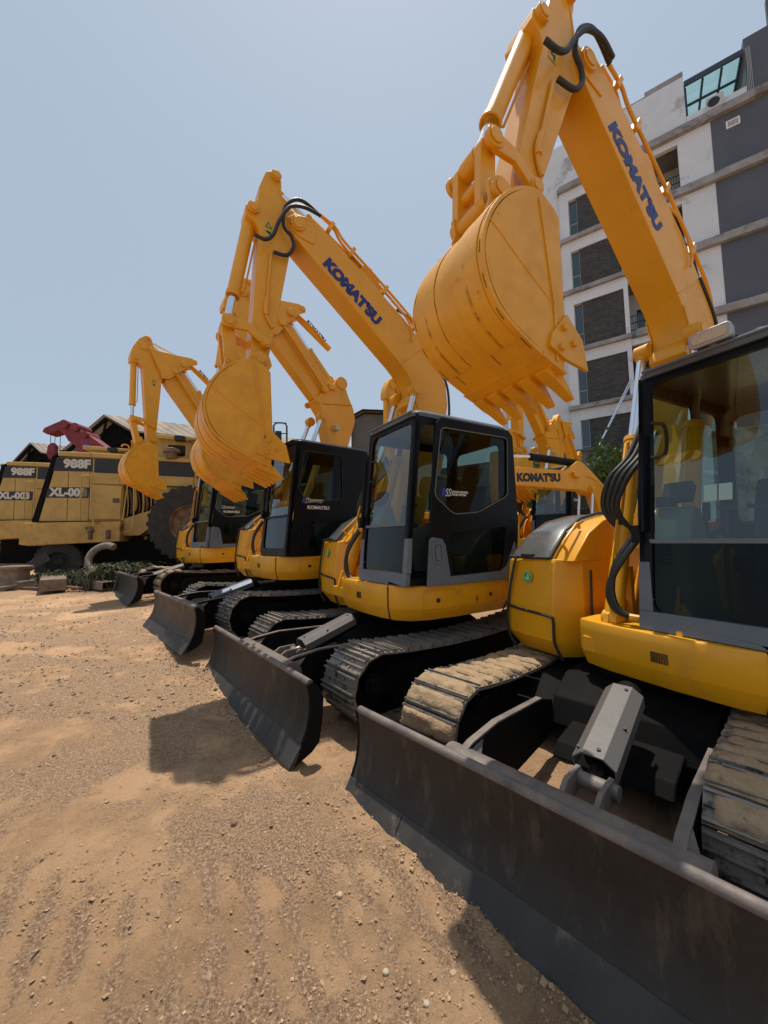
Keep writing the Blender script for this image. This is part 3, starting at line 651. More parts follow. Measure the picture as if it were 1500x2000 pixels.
def bucket(root, X, pose, yb, W=.395, holes=True, sc=1.0, scuffs=False):
    """pose maps E2-type bucket side coordinates to the final side plane"""
    outer = [(2.19, 3.515), (2.31, 3.492), (2.44, 3.42), (2.56, 3.30), (2.65, 3.14), (2.69, 2.97), (2.67, 2.82), (2.60, 2.68), (2.48, 2.58), (2.30, 2.49), (2.15, 2.43), (2.06, 2.405)]
    O = [pose(p) for p in outer]; n = len(O)
    inn = []
    for i, p in enumerate(outer):
        a = Vector(outer[max(i - 1, 0)]); b = Vector(outer[min(i + 1, n - 1)]); d = (b - a).normalized(); inn.append((p[0] + d.y * .022, p[1] - d.x * .022))
    I = [pose(p) for p in inn]
    def dense(L):
        P = spline([Vector((a, 0, b)) for a, b in L], 4); return [(p.x, p.z) for p in P]
    O, I = dense(O), dense(I)
    g = G(X); g.prism(O + I[::-1], yb - W, yb + W)
    b = g.obj('bucket', YEL2, root, bevel=.003)
    e = G(X)
    side = dense([pose(p) for p in [(2.20, 3.505), (2.30, 3.478), (2.43, 3.395), (2.54, 3.28), (2.625, 3.13), (2.665, 2.97), (2.645, 2.83), (2.58, 2.70), (2.47, 2.60), (2.29, 2.51), (2.10, 2.42)]])
    side = side + [pose(p) for p in ((2.04, 2.40), (2.02, 2.66), (2.045, 3.40), (2.09, 3.45))]
    for sd in (-1, 1):
        y = yb + sd * (W - .008); e.prism(side, y - .010, y + .010)
    e.obj('side_plate', YEL2, b, bevel=.003)
    st = G(X)     # thicker front strip on the side plate
    q = [pose(p) for p in ((2.21, 3.45), (2.235, 3.45), (2.13, 2.80), (2.12, 2.45), (2.105, 2.45), (2.115, 2.80))]
    st.prism(q, yb + W + .001, yb + W + .012); st.obj('side_rib', YEL2, b); wb = G(X); yy_ = yb + W + .003
    wb.tube([(q_[0], yy_, q_[1]) for q_ in [pose(p) for p in ((2.63, 3.14), (2.40, 2.98), (2.125, 2.80), (2.09, 2.62), (2.11, 2.45))]], .004, 5, smooth=False); wb.obj('weld_bead', YEL2, b)
    sc_ = G(X)
    for sd in (-1, 1):
        y = yb + sd * (W + .012)
        sc_.prism([pose(p) for p in ((2.03, 2.76), (1.885, 2.63), (1.84, 2.44), (2.05, 2.47), (2.19, 2.52), (2.17, 2.60))], y - .012, y + .012)
        for p in ((2.07, 2.66), (2.10, 2.53), (1.985, 2.58)):
            c = pose(p); sc_.cyl((c[0], y, c[1]), (c[0], y + sd * .035, c[1]), .022, 6)
    sc_.obj('side_cutter', YEL2, b, bevel=.003)
    lp = G(X); l0 = pose((2.24, 2.455)); l1 = pose((2.035, 2.382)); l2 = pose((2.025, 2.402)); l3 = pose((2.22, 2.485))
    lp.prism([l0, l1, l2, l3], yb - W - .01, yb + W + .01); lp.obj('cutting_lip', YEL2, b, bevel=.004)
    for k in range(5):
        y = yb - W + .07 + k * (2 * W - .14) / 4; t = G(X); hw = .060 * min(1, W / .42) ** 1.6; rings = []
        for (cx, cz, hh, ww) in ((2.15, 2.425, .036, 1.0), (2.05, 2.383, .040, 1.0), (2.015, 2.362, .032, .88), (1.895, 2.272, .007, .66)):
            dx, dz = .52, -.855; rings.append([(*[(q := pose((cx + dx * a * hh, cz + dz * a * hh)))[0]], y + b_ * hw * ww, q[1]) for a, b_ in ((-1, -1), (-1, 1), (1, 1), (1, -1))])
        t.loft(rings); q0 = pose((2.045, 2.383)); t.cyl((q0[0], y - hw * 1.12, q0[1]), (q0[0], y + hw * 1.12, q0[1]), .018, 8)
        t.obj('bucket_tooth', YEL2, b, bevel=.004)
    er = G(X)
    for yy in (-.17, .17):
        pe = [(2.62, 3.22), (2.50, 3.38), (2.46, 3.50), (2.48, 3.60), (2.42, 3.655), (2.34, 3.65), (2.30, 3.58), (2.24, 3.56), (2.20, 3.68), (2.10, 3.72), (2.0, 3.68), (1.97, 3.58), (2.04, 3.46), (2.2, 3.46), (2.4, 3.38), (2.55, 3.2)]
        er.prism([pose(p) for p in pe], yb + yy - .014, yb + yy + .014)
        s_ = 1 if yy > 0 else -1
        for p, r in (((2.39, 3.56), .075), ((2.10, 3.62), .075)):
            c = pose(p); pinboss(er, c[0], yb + yy, yb + yy + s_ * .045, c[1], r)
    er.obj('bucket_ear', YEL2, b, bevel=.004)
    wp = G(X)      # raised wear bands round the shell
    for yy in (-W + .10, -.15, .15, W - .10):
        A = []; B = []
        for i in range(3, len(O) - 10):
            p0 = Vector(O[i - 1]); p1 = Vector(O[i + 1]); d = (p1 - p0).normalized(); nx, nz = -d.y, d.x
            A.append((O[i][0] + nx * .001, O[i][1] + nz * .001)); B.append((O[i][0] + nx * .007, O[i][1] + nz * .007))
        wp.prism(A + B[::-1], yb + yy - .011, yb + yy + .011) if False else None
        wp.prism(A + B[::-1], yb + yy - .06, yb + yy + .06)
    wp.obj('wear_plate', YEL2, b, bevel=.002)
    dk = G(X)      # short dark weld slots in rows on the shell
    rn = random.Random(5)
    for row, yy in enumerate((-W + .02, -.25, -.09, .09, .25, W - .02)):
        for i0 in (12, 17, 22, 27, 32):
            i = i0 + (row % 2) * 2
            if i + 2 >= len(O): continue
            for j in range(2):
                a, c = O[i + j], O[i + j + 1]; d = (Vector(c) - Vector(a)).normalized(); nx, nz = -d.y * .002, d.x * .002
                o1 = (-d.y * .0075, d.x * .0075) if False else (0, 0)
                dk.prism([(a[0] + nx * -1, a[1] - nz), (c[0] - nx, c[1] - nz), (c[0] + nx, c[1] + nz), (a[0] + nx, a[1] + nz)], yb + yy - .004, yb + yy + .004)
    merge(b, dk, DARKW)
    if holes:
        hh = G(X)
        for yy, i in ((.20, 11), (-.22, 11)):
            a, c = Vector(O[i]), Vector(O[i + 1]); d = (c - a).normalized(); nn = Vector((-d.y, d.x)); m = (a + c) / 2
            p0 = (m.x - nn.x * .03, yb + yy, m.y - nn.y * .03); p1 = (m.x + nn.x * .009, yb + yy, m.y + nn.y * .009); hh.cyl(p0, p1, .018, 14)
        hh.obj('drain_hole', BKD, b)
    if scuffs:
        pass
    return b
DARKW = mat('dirty_weld', (.20, .09, .012), .7)

def rigA(root, X, th=(0, 0, 0), by=0):
    FT = (.15, 1.5); P1 = (1.66, 5.42); PB = (2.10, 3.62); yb = -.02
    B = lambda p: rot(p, FT, th[0])
    A = lambda p: B(rot(p, P1, th[1]))
    K = lambda p: A(rot(p, PB, th[2]))
    # boom
    poly = [(1.76, 5.36), (1.68, 5.25), (.21, 4.06), (.07, 3.92), (-.02, 3.79), (-.03, 3.68), (.04, 3.58), (.04, 3.50), (-.04, 3.46), (-.10, 3.3), (.10, 2.4), (.33, 1.6), (.30, 1.40), (.15, 1.33), (.0, 1.40), (-.30, 2.4), (-.58, 3.2), (-.655, 3.6), (-.63, 3.89), (-.48, 4.17), (-.22, 4.42), (.12, 4.72), (1.30, 5.50), (1.52, 5.58), (1.70, 5.55), (1.78, 5.47)]
    g = G(X); g.prism([B(p) for p in poly], yb - .16, yb + .16)
    bo = g.obj('boom', YEL, root, bevel=.008)
    fl = G(X)     # proud flange plates round the ram boss and at the tip, weld line across the belly
    for sd in (-1, 1):
        y = yb + sd * .16
        a, b = (y, y + sd * .012)
        fl.prism([B(p) for p in ((.10, 3.95), (-.0, 3.80), (-.02, 3.60), (-.10, 3.42), (-.20, 3.5), (-.22, 3.7), (-.12, 3.9), (.0, 4.02))], a, b)
        c = B((.01, 3.67)); pinboss(fl, c[0], y, y + sd * .13, c[1], .085)
        fl.prism([B(p) for p in ((1.74, 5.34), (1.66, 5.28), (1.45, 5.25), (1.40, 5.45), (1.55, 5.56), (1.70, 5.53), (1.77, 5.46))], a, b)
    fl.cyl((B(FT)[0], yb - .24, FT[1]), (B(FT)[0], yb + .24, FT[1]), .12, 22)
    fl.obj('boom_boss', YEL, bo, bevel=.004)
    wl = G(X)
    wl.tube([(*[B((.19, 4.045))[0]], yb - .16, B((.19, 4.045))[1]), (B((.19, 4.045))[0], yb + .162, B((.19, 4.045))[1])], .008, 6, smooth=False)
    p0, p1 = B((.17, 4.05)), B((-.22, 4.36)); wl.tube([(p0[0], yb + .162, p0[1]), (p1[0], yb + .162, p1[1])], .006, 6, smooth=False)
    wl.obj('weld_seam', YEL, bo)
    # name in blue on both sides
    a = B((1.245, 5.065)); b = B((.575, 4.565)); d = Vector((b[0] - a[0], 0, b[1] - a[1])); L = d.length; d.normalize(); u = Vector((-d.z, 0, d.x)) * 1
    if u.z < 0: u = -u
    mid = ((a[0] + b[0]) / 2, yb + .1625, (a[1] + b[1]) / 2)
    text('lettering', "KOMAT'SU", BLU, bo, (d, u, (0, 1, 0), mid), .20, .075, .0, .0012, 1.0, 'CENTER', X, sp=.98)
    # name on the far side reads from the other end
    mid2 = (mid[0], yb - .1625, mid[2]); text('lettering', "KOMAT'SU", BLU, bo, (-d, u, (0, -1, 0), mid2), .185, .07, .0, .0012, 1.0, 'CENTER', X, sp=.98)
    # pipes along the top edge
    pp = G(X); yl = (.15, .09, -.10)
    for k, yy in enumerate(yl):
        pts = [(-.60, 3.98), (-.45, 4.38), (-.20, 4.62), (.10, 4.86), (.58, 5.19), (1.02, 5.48), (1.15, 5.62 + .03 * k), (1.36, 5.70 + .05 * k)] if k < 2 else [(-.45, 4.34), (.10, 4.86), (.98, 5.44), (1.3, 5.60)]
        pp.tube([(B(p)[0], yb + yy, B(p)[1]) for p in pts], .017, 8)
    for p in ((-.05, 4.60), (.45, 4.97), (.95, 5.32), (1.25, 5.54)):
        c = B(p); q = B((p[0] - .07, p[1] + .11)); pp.obox(((c[0] + q[0]) / 2, yb + .03, (c[1] + q[1]) / 2), (.02, 0, .012), (0, .15, 0), (-.035, 0, .06))
    pp.tube([(B(p)[0], yb + yy, B(p)[1]) for p, yy in (((.30, 4.93), .13), ((.22, 4.82), .18), ((.08, 4.70), .185), ((-.02, 4.52), .185), ((.0, 4.40), .185))], .012, 6)
    pp.obj('boom_pipe', YEL, bo)
    hoses('boom_hose', bo, X, [[(B(p)[0], yb + .09, B(p)[1]) for p in ((.18, 4.86), (-.02, 4.80), (-.26, 4.68), (-.42, 4.40), (-.55, 4.15))], [(B(p)[0], yb + .165, B(p)[1]) for p in ((-.22, 4.40), (-.47, 4.17), (-.64, 3.91), (-.68, 3.6), (-.66, 3.3))]], .018)
    # rams
    for sd in (-1, 1):
        c = B((.01, 3.67)); cylinder(root, X, 'boom_cylinder', (.86, 1.08), c, .068, .62, yb + sd * .24, lead=by)
    ab = B((.66, 5.24)); ae = A((1.90, 5.90)); cylinder(root, X, 'arm_cylinder', ab, ae, .075, .68, yb)
    br = G(X)
    for sd in (-1, 1): br.prism([B(p) for p in ((.42, 4.92), (.48, 5.14), (.60, 5.30), (.72, 5.30), (.80, 5.20), (.82, 5.12))], yb + sd * .10 - .012, yb + sd * .10 + .012)
    br.obj('ram_bracket', YEL, bo, bevel=.004)
    # arm
    ap = [(1.96, 5.99), (1.88, 6.0), (1.84, 5.90), (1.84, 5.74), (1.78, 5.61), (1.66, 5.57), (1.58, 5.48), (1.58, 5.36), (1.66, 5.28), (1.74, 5.04), (1.88, 4.25), (1.99, 3.70), (2.03, 3.55), (2.12, 3.53), (2.19, 3.60), (2.18, 3.94), (2.10, 5.20), (2.16, 5.28), (2.25, 5.31), (2.25, 5.42), (2.17, 5.50), (2.11, 5.56), (2.10, 5.72), (2.05, 5.87), (2.02, 5.95)]
    g = G(X); g.prism([A(p) for p in ap], yb - .13, yb + .13); ar = g.obj('arm', YEL, root, bevel=.008)
    ag = G(X)
    for p, r, w_ in (((1.91, 5.93), .06, .17), ((2.17, 5.41), .065, .17), ((2.04, 3.83), .06, .22), (P1, .09, .20)):
        c = A(p)
        for sd in (-1, 1): pinboss(ag, c[0], yb, yb + sd * w_, c[1], r)
    c = A(PB); ag.cyl((c[0], yb - .155, c[1]), (c[0], yb + .155, c[1]), .085, 20)
    ag.tube([(A(p)[0], yb + .155, A(p)[1]) for p in ((1.97, 4.96), (2.0, 4.55), (2.015, 4.35))], .016, 8); ag.tube([(A(p)[0], yb + .155, A(p)[1]) for p in ((2.015, 4.38), (2.03, 4.26), (2.02, 4.18))], .028, 8); ag.tube([(A(p)[0], yb + .15, A(p)[1]) for p in ((2.03, 4.2), (2.0, 4.12), (1.95, 4.05))], .018, 8)
    ag.obj('arm_fittings', YEL, ar, bevel=.003)
    fe = G(X)     # welded rib on the upper side face
    q = [A(p) for p in ((1.90, 5.90), (1.915, 5.90), (1.80, 5.58), (1.785, 5.58))]; fe.prism(q, yb + .13, yb + .137); fe.obj('weld_seam', YEL, ar)
    warn(ar, X, (1.995, 5.24), yb + .134, A)
    H = lambda L, y: [((A if i > 2 else B)(p)[0], yb + y + (.03 if 0 < i < len(L) - 1 else 0), (A if i > 2 else B)(p)[1]) for i, p in enumerate(L)]
    hoses('arm_hose', root, X, [H([(1.36, 5.66), (1.62, 5.72), (1.80, 5.58), (1.84, 5.31), (1.75, 5.21), (1.72, 5.09), (1.80, 4.95), (1.95, 4.95)], .17),
                           H([(1.40, 5.62), (1.60, 5.60), (1.78, 5.52), (1.90, 5.30), (1.97, 5.10), (2.06, 5.0), (2.17, 5.03)], .22)], .021)
    # bucket ram, links
    e0 = A(rot((2.43, 3.97), (2.04, 3.83), 0)); R = None
    a_ = A((2.04, 3.83)); k_ = K((2.39, 3.56)); r1 = math.dist((2.43, 3.97), (2.04, 3.83)); r2 = math.dist((2.43, 3.97), (2.39, 3.56))
    dd = math.dist(a_, k_); h_ = (r1 * r1 - r2 * r2 + dd * dd) / (2 * dd); q_ = math.sqrt(max(0, r1 * r1 - h_ * h_))
    ux, uz = (k_[0] - a_[0]) / dd, (k_[1] - a_[1]) / dd
    c1 = (a_[0] + ux * h_ - uz * q_, a_[1] + uz * h_ + ux * q_); c2 = (a_[0] + ux * h_ + uz * q_, a_[1] + uz * h_ - ux * q_)
    R = c1 if math.dist(c1, e0) < math.dist(c2, e0) else c2
    cylinder(root, X, 'bucket_cylinder', A((2.17, 5.41)), R, .072, .72, yb)
    lk = G(X)
    for sd in (-1, 1):
        y = yb + sd * .185
        mx, mz = (a_[0] + R[0]) / 2 , (a_[1] + R[1]) / 2 + .06
        up = [(R[0] - .0, R[1] + .075), (mx, mz + .055), (a_[0], a_[1] + .06)]; dn = [(a_[0], a_[1] - .055), (mx, mz - .045), (R[0], R[1] - .07)]
        lk.prism(up + dn, y - .018, y + .018); pinboss(lk, R[0], y, y + sd * .035, R[1], .072); pinboss(lk, a_[0], y, y + sd * .03, a_[1], .058)
    lk.cyl((R[0], yb - .19, R[1]), (R[0], yb + .19, R[1]), .045, 16)
    lk.obj('side_link', YEL, root, bevel=.004)
    hl = G(X)
    for sd in (-1, 1):
        y = yb + sd * .115; v = Vector((k_[0] - R[0], k_[1] - R[1])).normalized(); px, pz = -v.y * .065, v.x * .065
        hl.prism([(R[0] + px, R[1] + pz), (R[0] - px, R[1] - pz), (k_[0] - px, k_[1] - pz), (k_[0] + px, k_[1] + pz)], y - .03, y + .03)
    hl.cyl((R[0], yb - .15, R[1]), (R[0], yb + .15, R[1]), .062, 16); hl.cyl((k_[0], yb - .16, k_[1]), (k_[0], yb + .16, k_[1]), .062, 16)
    m = ((R[0] + k_[0]) / 2, (R[1] + k_[1]) / 2); hl.cyl((m[0], yb - .1, m[1]), (m[0], yb + .1, m[1]), .04, 12)
    hl.obj('bucket_link', YEL, root, bevel=.004)
    bucket(root, X, K, yb + (.012 if not by else .055), .395 if not by else .345)

def rigB(root, X, th=(0, 0, 0), shift=(0, 0), arm=True):
    """offset-boom rig: lower boom, upper boom with parallel rods, bracket, arm, bucket"""
    FT = (.1, 1.55); yb = -.02; PJ = (-.55, 4.45); P1 = (.70, 5.60)
    B = lambda p: rot(p, FT, th[0])
    M = lambda p: B(rot(p, PJ, th[1]))
    Ar = lambda p: M(rot((p[0] - .82, p[1] - .37), (1.20, 5.80), th[2]))
    g = G(X); g.prism([B(p) for p in ((-.20, 4.16), (-.38, 3.92), (-.42, 3.72), (-.50, 3.4), (-.15, 2.4), (.28, 1.6), (.24, 1.42), (.1, 1.36), (-.05, 1.45), (-.60, 2.4), (-1.0, 3.4), (-1.16, 3.88), (-1.12, 4.12), (-.98, 4.40), (-.9, 4.62), (-.72, 4.66), (-.55, 4.5))], yb - .17, yb + .17)
    lb = g.obj('lower_boom', YEL, root, bevel=.01)
    f = G(X)
    for sd in (-1, 1):
        y = yb + sd * .17
        c = B((-.30, 3.80)); pinboss(f, c[0], y, y + sd * .12, c[1], .09)
        c = B((-.22, 4.12)); pinboss(f, c[0], y, y + sd * .04, c[1], .06)
    q0, q1 = B((-.35, 4.08)), B((-1.08, 4.20)); f.tube([(q0[0], yb + .172, q0[1]), (q1[0], yb + .172, q1[1])], .01, 6, smooth=False)
    c = B((-.82, 4.62)); f.cyl((c[0], yb - .2, c[1]), (c[0], yb + .2, c[1]), .13, 20)
    c = B((-.55, 4.5)); f.box(c[0] - .1, c[0] + .05, yb - .22, yb + .22, c[1] - .08, c[1] + .02)
    f.obj('boom_boss', YEL, lb, bevel=.005)
    for sd in (-1, 1): cylinder(root, X, 'boom_cylinder', (.78, 1.1), B((-.30, 3.80)), .07, .6, yb + sd * .25)
    l = G(X); c = B((-.62, 3.62)); l.loft([[(c[0] + a, yb + .22 + y, c[1] + z) for y, z in rrect(-.07, .07, -.05, .05, .02)] for a in (-.05, .02, .03)]); l.bar((c[0] - .05, yb + .15, c[1]), (c[0] - .02, yb + .22, c[1]), .03, .03)
    lo = l.obj('boom_lamp', ALU, root); le = G(X); le.loft([[(c[0] + a, yb + .22 + y, c[1] + z) for y, z in rrect(-.058, .058, -.038, .038, .015)] for a in (.031, .036)]); le.obj('lamp_lens', LEN, lo)
    # upper boom
    g = G(X); g.prism([M(p) for p in ((-.20, 4.18), (-.55, 4.36), (-.62, 4.52), (.22, 5.50), (.42, 5.60), (.62, 5.50), (.66, 5.12), (.55, 4.98))], yb - .12, yb + .12)
    ub = g.obj('upper_boom', YEL, root, bevel=.01)
    r = G(X)
    for sd in (-1, 1):
        y = yb + sd * .2
        a, b = M((.50, 5.45)), M((-.40, 4.38)); r.bar((a[0], y, a[1]), (b[0], y, b[1]), .045, .075, (0, 1, 0)); pinboss(r, a[0], y - .04, y + .04, a[1], .07); pinboss(r, b[0], y - .04, y + .04, b[1], .07)
    r.obj('parallel_rod', YEL, ub, bevel=.005)
    cylinder(root, X, 'offset_cylinder', M((-.60, 4.66)), M((.30, 5.66)), .085, .52, yb + .02)
    bk = G(X)
    for sd in (-1, 1):
        y = yb + sd * .19
        bk.prism([M(p) for p in ((1.10, 5.82), (.90, 5.82), (.62, 5.86), (.14, 5.95), (.0, 5.92), (-.01, 5.84), (.14, 5.74), (.40, 5.44), (.58, 5.20), (.75, 5.16), (.80, 5.30), (.9, 5.45))], y - .016, y + .016)
        c = M((.06, 5.88)); pinboss(bk, c[0], y, y + sd * .03, c[1], .06)
    bk.prism([M(p) for p in ((.95, 5.78), (.62, 5.82), (.4, 5.75), (.60, 5.22), (.74, 5.22), (.84, 5.45))], yb - .16, yb + .16)
    for p in ((.50, 5.45), (.32, 5.70)):
        c = M(p); bk.cyl((c[0], yb - .26, c[1]), (c[0], yb + .26, c[1]), .07, 16)
    bk.obj('boom_bracket', YEL, ub, bevel=.006)
    if not arm: return
    # arm ram: thin rod to the arm head, barrel sticking out behind the bracket
    he = Ar((1.90, 6.42)); sv = M((.06, 5.88)); d = Vector((sv[0] - he[0], sv[1] - he[1])).normalized()
    tail = M((-.66, 5.36)); A_ = Vector((tail[0], yb, tail[1])); S_ = Vector((sv[0], yb, sv[1])); H_ = Vector((he[0], yb, he[1]))
    g = G(X); g.cyl(A_, S_ + (H_ - S_) * .16, .062, 18); ac = g.obj('arm_cylinder', YEL, root, bevel=.004)
    g = G(X); g.cyl(S_ + (H_ - S_) * .14, H_, .032, 14); g.obj('piston_rod', CHR, ac)
    g = G(X); g.tube([A_ + Vector((.08, .07, -.03)), A_ + (S_ - A_) * .5 + Vector((0, .08, -.02)), S_ + Vector((.05, .08, -.06))], .012, 6); g.obj('oil_pipe', YEL, ac)
    dd = (A_ - S_).normalized(); uu = Vector((dd.z, 0, -dd.x));
    if uu.z < 0: uu = -uu
    mid = S_ + (A_ - S_) * .52 + Vector((0, .0635, 0)) + uu * .012
    text('lettering', "KOMAT'SU", BKD, ac, (dd, uu, (0, 1, 0), mid), .09, .06, 0, .001, 1.15, 'CENTER', X)
    ap = [(1.98, 6.49), (1.90, 6.50), (1.84, 6.40), (1.82, 6.28), (1.67, 6.19), (1.60, 6.0), (1.61, 5.62), (1.74, 3.97), (1.76, 3.86), (1.86, 3.84), (1.92, 3.93), (2.04, 5.70), (2.12, 5.77), (2.20, 5.75), (2.29, 5.76), (2.30, 5.86), (2.24, 6.13), (2.12, 6.36)]
    g = G(X); g.prism([Ar(p) for p in ap], yb - .12, yb + .12); ar = g.obj('arm', YEL, root, bevel=.008)
    ag = G(X)
    for p, r_, w_ in (((2.02, 6.20), .10, .145), ((2.18, 5.86), .05, .15), ((1.92, 6.42), .045, .15), ((1.79, 4.25), .055, .2), ((1.81, 3.92), .07, .15)):
        c = Ar(p)
        for sd in (-1, 1): pinboss(ag, c[0], yb, yb + sd * w_, c[1], r_)
    ag.obj('arm_fittings', YEL, ar, bevel=.003)
    warn(ar, X, (1.80, 5.35), yb + .124, Ar)
    bkp = lambda p: Ar((1.81 + (p[0] - 2.10) * 1.02 , 3.92 + (p[1] - 3.62) * 1.05))
    R = Ar((2.22, 4.37)); a_ = Ar((1.79, 4.25)); k_ = bkp((2.39, 3.56))
    cylinder(root, X, 'bucket_cylinder', Ar((2.20, 5.84)), R, .066, .76, yb)
    lk = G(X)
    for sd in (-1, 1):
        y = yb + sd * .165; mx, mz = (a_[0] + R[0]) / 2, (a_[1] + R[1]) / 2 + .05
        lk.prism([(R[0], R[1] + .06), (mx, mz + .045), (a_[0], a_[1] + .05), (a_[0], a_[1] - .045), (mx, mz - .035), (R[0], R[1] - .055)], y - .016, y + .016)
        pinboss(lk, R[0], y, y + sd * .03, R[1], .06); pinboss(lk, a_[0], y, y + sd * .03, a_[1], .05)
    lk.obj('side_link', YEL, root, bevel=.004)
    hl = G(X); hl.bar((R[0], yb, R[1]), (k_[0], yb, k_[1]), .11, .2, (0, 1, 0)); hl.cyl((R[0], yb - .16, R[1]), (R[0], yb + .16, R[1]), .055, 14); hl.cyl((k_[0], yb - .15, k_[1]), (k_[0], yb + .15, k_[1]), .055, 14)
    hl.obj('bucket_link', YEL, root, bevel=.006)
    bk2 = bucket(root, X, bkp, yb, .36, holes=False)
    hk = G(X); c = bkp((2.62, 3.40)); hk.tube([(c[0] + .075 * cos(t), yb + .01, c[1] + .06 * sin(t)) for t in [i * .62 for i in range(10)]], .018, 8); hk.obj('lifting_hook', YEL2, bk2)

def xform(sw, off=(0, 0), dz=0):
    c, s = cos(sw), sin(sw)
    return lambda v: Vector((off[0] + c * v.x - s * v.y, off[1] + s * v.x + c * v.y, v.z + dz))

GRP = 'excavators parked in a row with raised booms'
def front_hoses(root, X):
    L = []
    for k in range(4):
        o = .05 * k
        L.append([(.25, -.08 - o * .6, 2.62 + o), (.45, -.06 - o, 2.42), (.60, -.14 - o * 1.1, 2.22), (.62, -.24 - o * .8, 1.98), (.55, -.20 - o * .6, 1.80), (.45, -.12 - o * .4, 1.70)])
    h = hoses('hydraulic_hose', root, X, L, .022)
    L = [[(.80, .04 - .05 * k, 1.74), (.90, -.08 - .03 * k, 1.52), (.92, -.17 + .02 * k, 1.32), (.90, -.15 + .03 * k, 1.16), (.86, -.02, 1.10)] for k in range(2)]
    hoses('hydraulic_hose', root, X, L, .024)
    f = G(X)
    f.tube([(.80, .04, 1.72), (.76, .10, 1.84), (.70, .08, 1.90), (.66, .0, 1.84)], .028, 8); f.tube([(.80, -.02, 1.70), (.74, .04, 1.78), (.66, .04, 1.80)], .024, 8); f.cyl((.9, -.04, 1.11), (.86, .06, 1.1), .028, 10)
    f.obj('pipe_fitting', YEL, root)
def foot_bracket(root, X, zb=.98):
    g = G(X)
    for y in (-.27, .23):
        g.prism([(.95, zb), (1.0, 1.0), (.93, 1.2), (.8, 1.24), (.6, 1.15), (.38, 1.6), (.22, 1.72), (.05, 1.68), (-.1, 1.45), (-.3, zb)], y - .02, y + .02)
    g.box(-.3, .98, -.45, .24, zb - .1, zb + .02)
    g.cyl((.86, -.35, 1.08), (.86, .32, 1.08), .05, 16)
    g.obj('boom_foot_bracket', YEL, root, bevel=.006)
    s = G(X); s.box(.55, .60, -.36, -.25, .98, 1.55); s.prism([(.60, .85), (.95, .85), (.95, .92), (.60, 1.3)], -.34, -.30); s.obj('boom_side_panel', YEL, root, bevel=.006)

# nearest machine, right edge of the picture
def excavator(pos, head, roll, label, up=None, swing=0, kind='A', th=(0, 0, 0), mud=(0, 0), W=1.245, sw=.5, grey=True, door=0, lamp=False, deckz=0, dzroof=0, komatsu=False, ram=None, stick=True, kblack=False, group=GRP, rig=None, bz=.54, by=0, wl=None):
    root = empty('excavator', pos, (roll, 0, head), label, 'excavator', group)
    off = (0, 0); dz = 0
    if up:
        dx, dy = up[0] - pos[0], up[1] - pos[1]; off = (cos(head) * dx + sin(head) * dy, -sin(head) * dx + cos(head) * dy); dz = up[2] - pos[2]
    X = xform(swing, off, dz); XD = xform(swing, off, dz + deckz)
    track(root, 1, wl or W, sw, mud[0]); track(root, -1, W, sw, mud[1]); base(root, W, X)
    blade(root, W, bz, ram)
    deck(root, XD); side_house(root, XD, st=stick); foot_bracket(root, (lambda v: XD(Vector((v.x, v.y + by, v.z)))))
    cab(root, XD, 1.135, 2.93 + dzroof, grey=grey, door_open=door, lamp=lamp, komatsu=komatsu, kblack=kblack, paper=lamp)
    front_hoses(root, (lambda v: XD(Vector((v.x, v.y + by * .7, v.z + by * .35)))))
    rigA(root, X, th, by) if kind == 'A' else rigB(root, X, th)
    return root
D_ = radians
E1 = excavator((2.284, 3.33, -.107), D_(223.04), 0, 'nearest yellow excavator at the right edge, dried mud on its tracks, highest bucket', up=(2.57, 3.451, -.134), swing=D_(-14.67), th=(-.156, -.081, .205), mud=(.95, .95), lamp=True, by=.24, wl=1.03, deckz=-.07, dzroof=.10)
E2 = excavator((.355, 5.311, 0), D_(219.06), 0, 'yellow excavator in the middle with a grey and black cab, its door slid part open', swing=D_(-7), door=.16, mud=(0, 0))
E3 = excavator((-1.555, 7.262, .245), D_(222.3), 0, 'yellow excavator with an all-black cab, between the middle one and the far left one', swing=D_(-2.25), kind='B', th=(0, .02, -.12), W=1.16, sw=.45, grey=False, komatsu=True, kblack=True, ram=ALUB, mud=(0, .0), stick=False)
E4 = excavator((-4.389, 10.406, .362), D_(223.55), 0, 'far left excavator of the front row, its bucket hanging before the loader', swing=D_(2), kind='B', th=(.33, -.42, .10), W=1.16, sw=.45, komatsu=True, mud=(.6, .6), stick=False)

# ------------------------------------------------------------------ second row
G2 = 'excavators standing in the second row'
def G_(x, y): return gz(x, y)
B1 = excavator((4.55, 11.0, .42), D_(220), 0, 'excavator in the second row, its boom rising right of the middle cab towards the building', swing=0, kind='B', W=1.16, sw=.45, stick=False, group=G2)
B2 = excavator((1.15, 12.3, .50), D_(222), 0, 'second-row excavator whose arm head shows behind the lettered boom of the middle excavator', swing=0, kind='B', W=1.16, sw=.45, stick=False, group=G2)
B4 = excavator((8.5, 17.0, .75), D_(222), 0, 'farthest excavator, its small upper boom in front of the concrete yard wall', swing=0, kind='B', W=1.16, sw=.45, stick=False, group=G2)
for b in (B1, B2, B4): b['category'] = 'excavator'
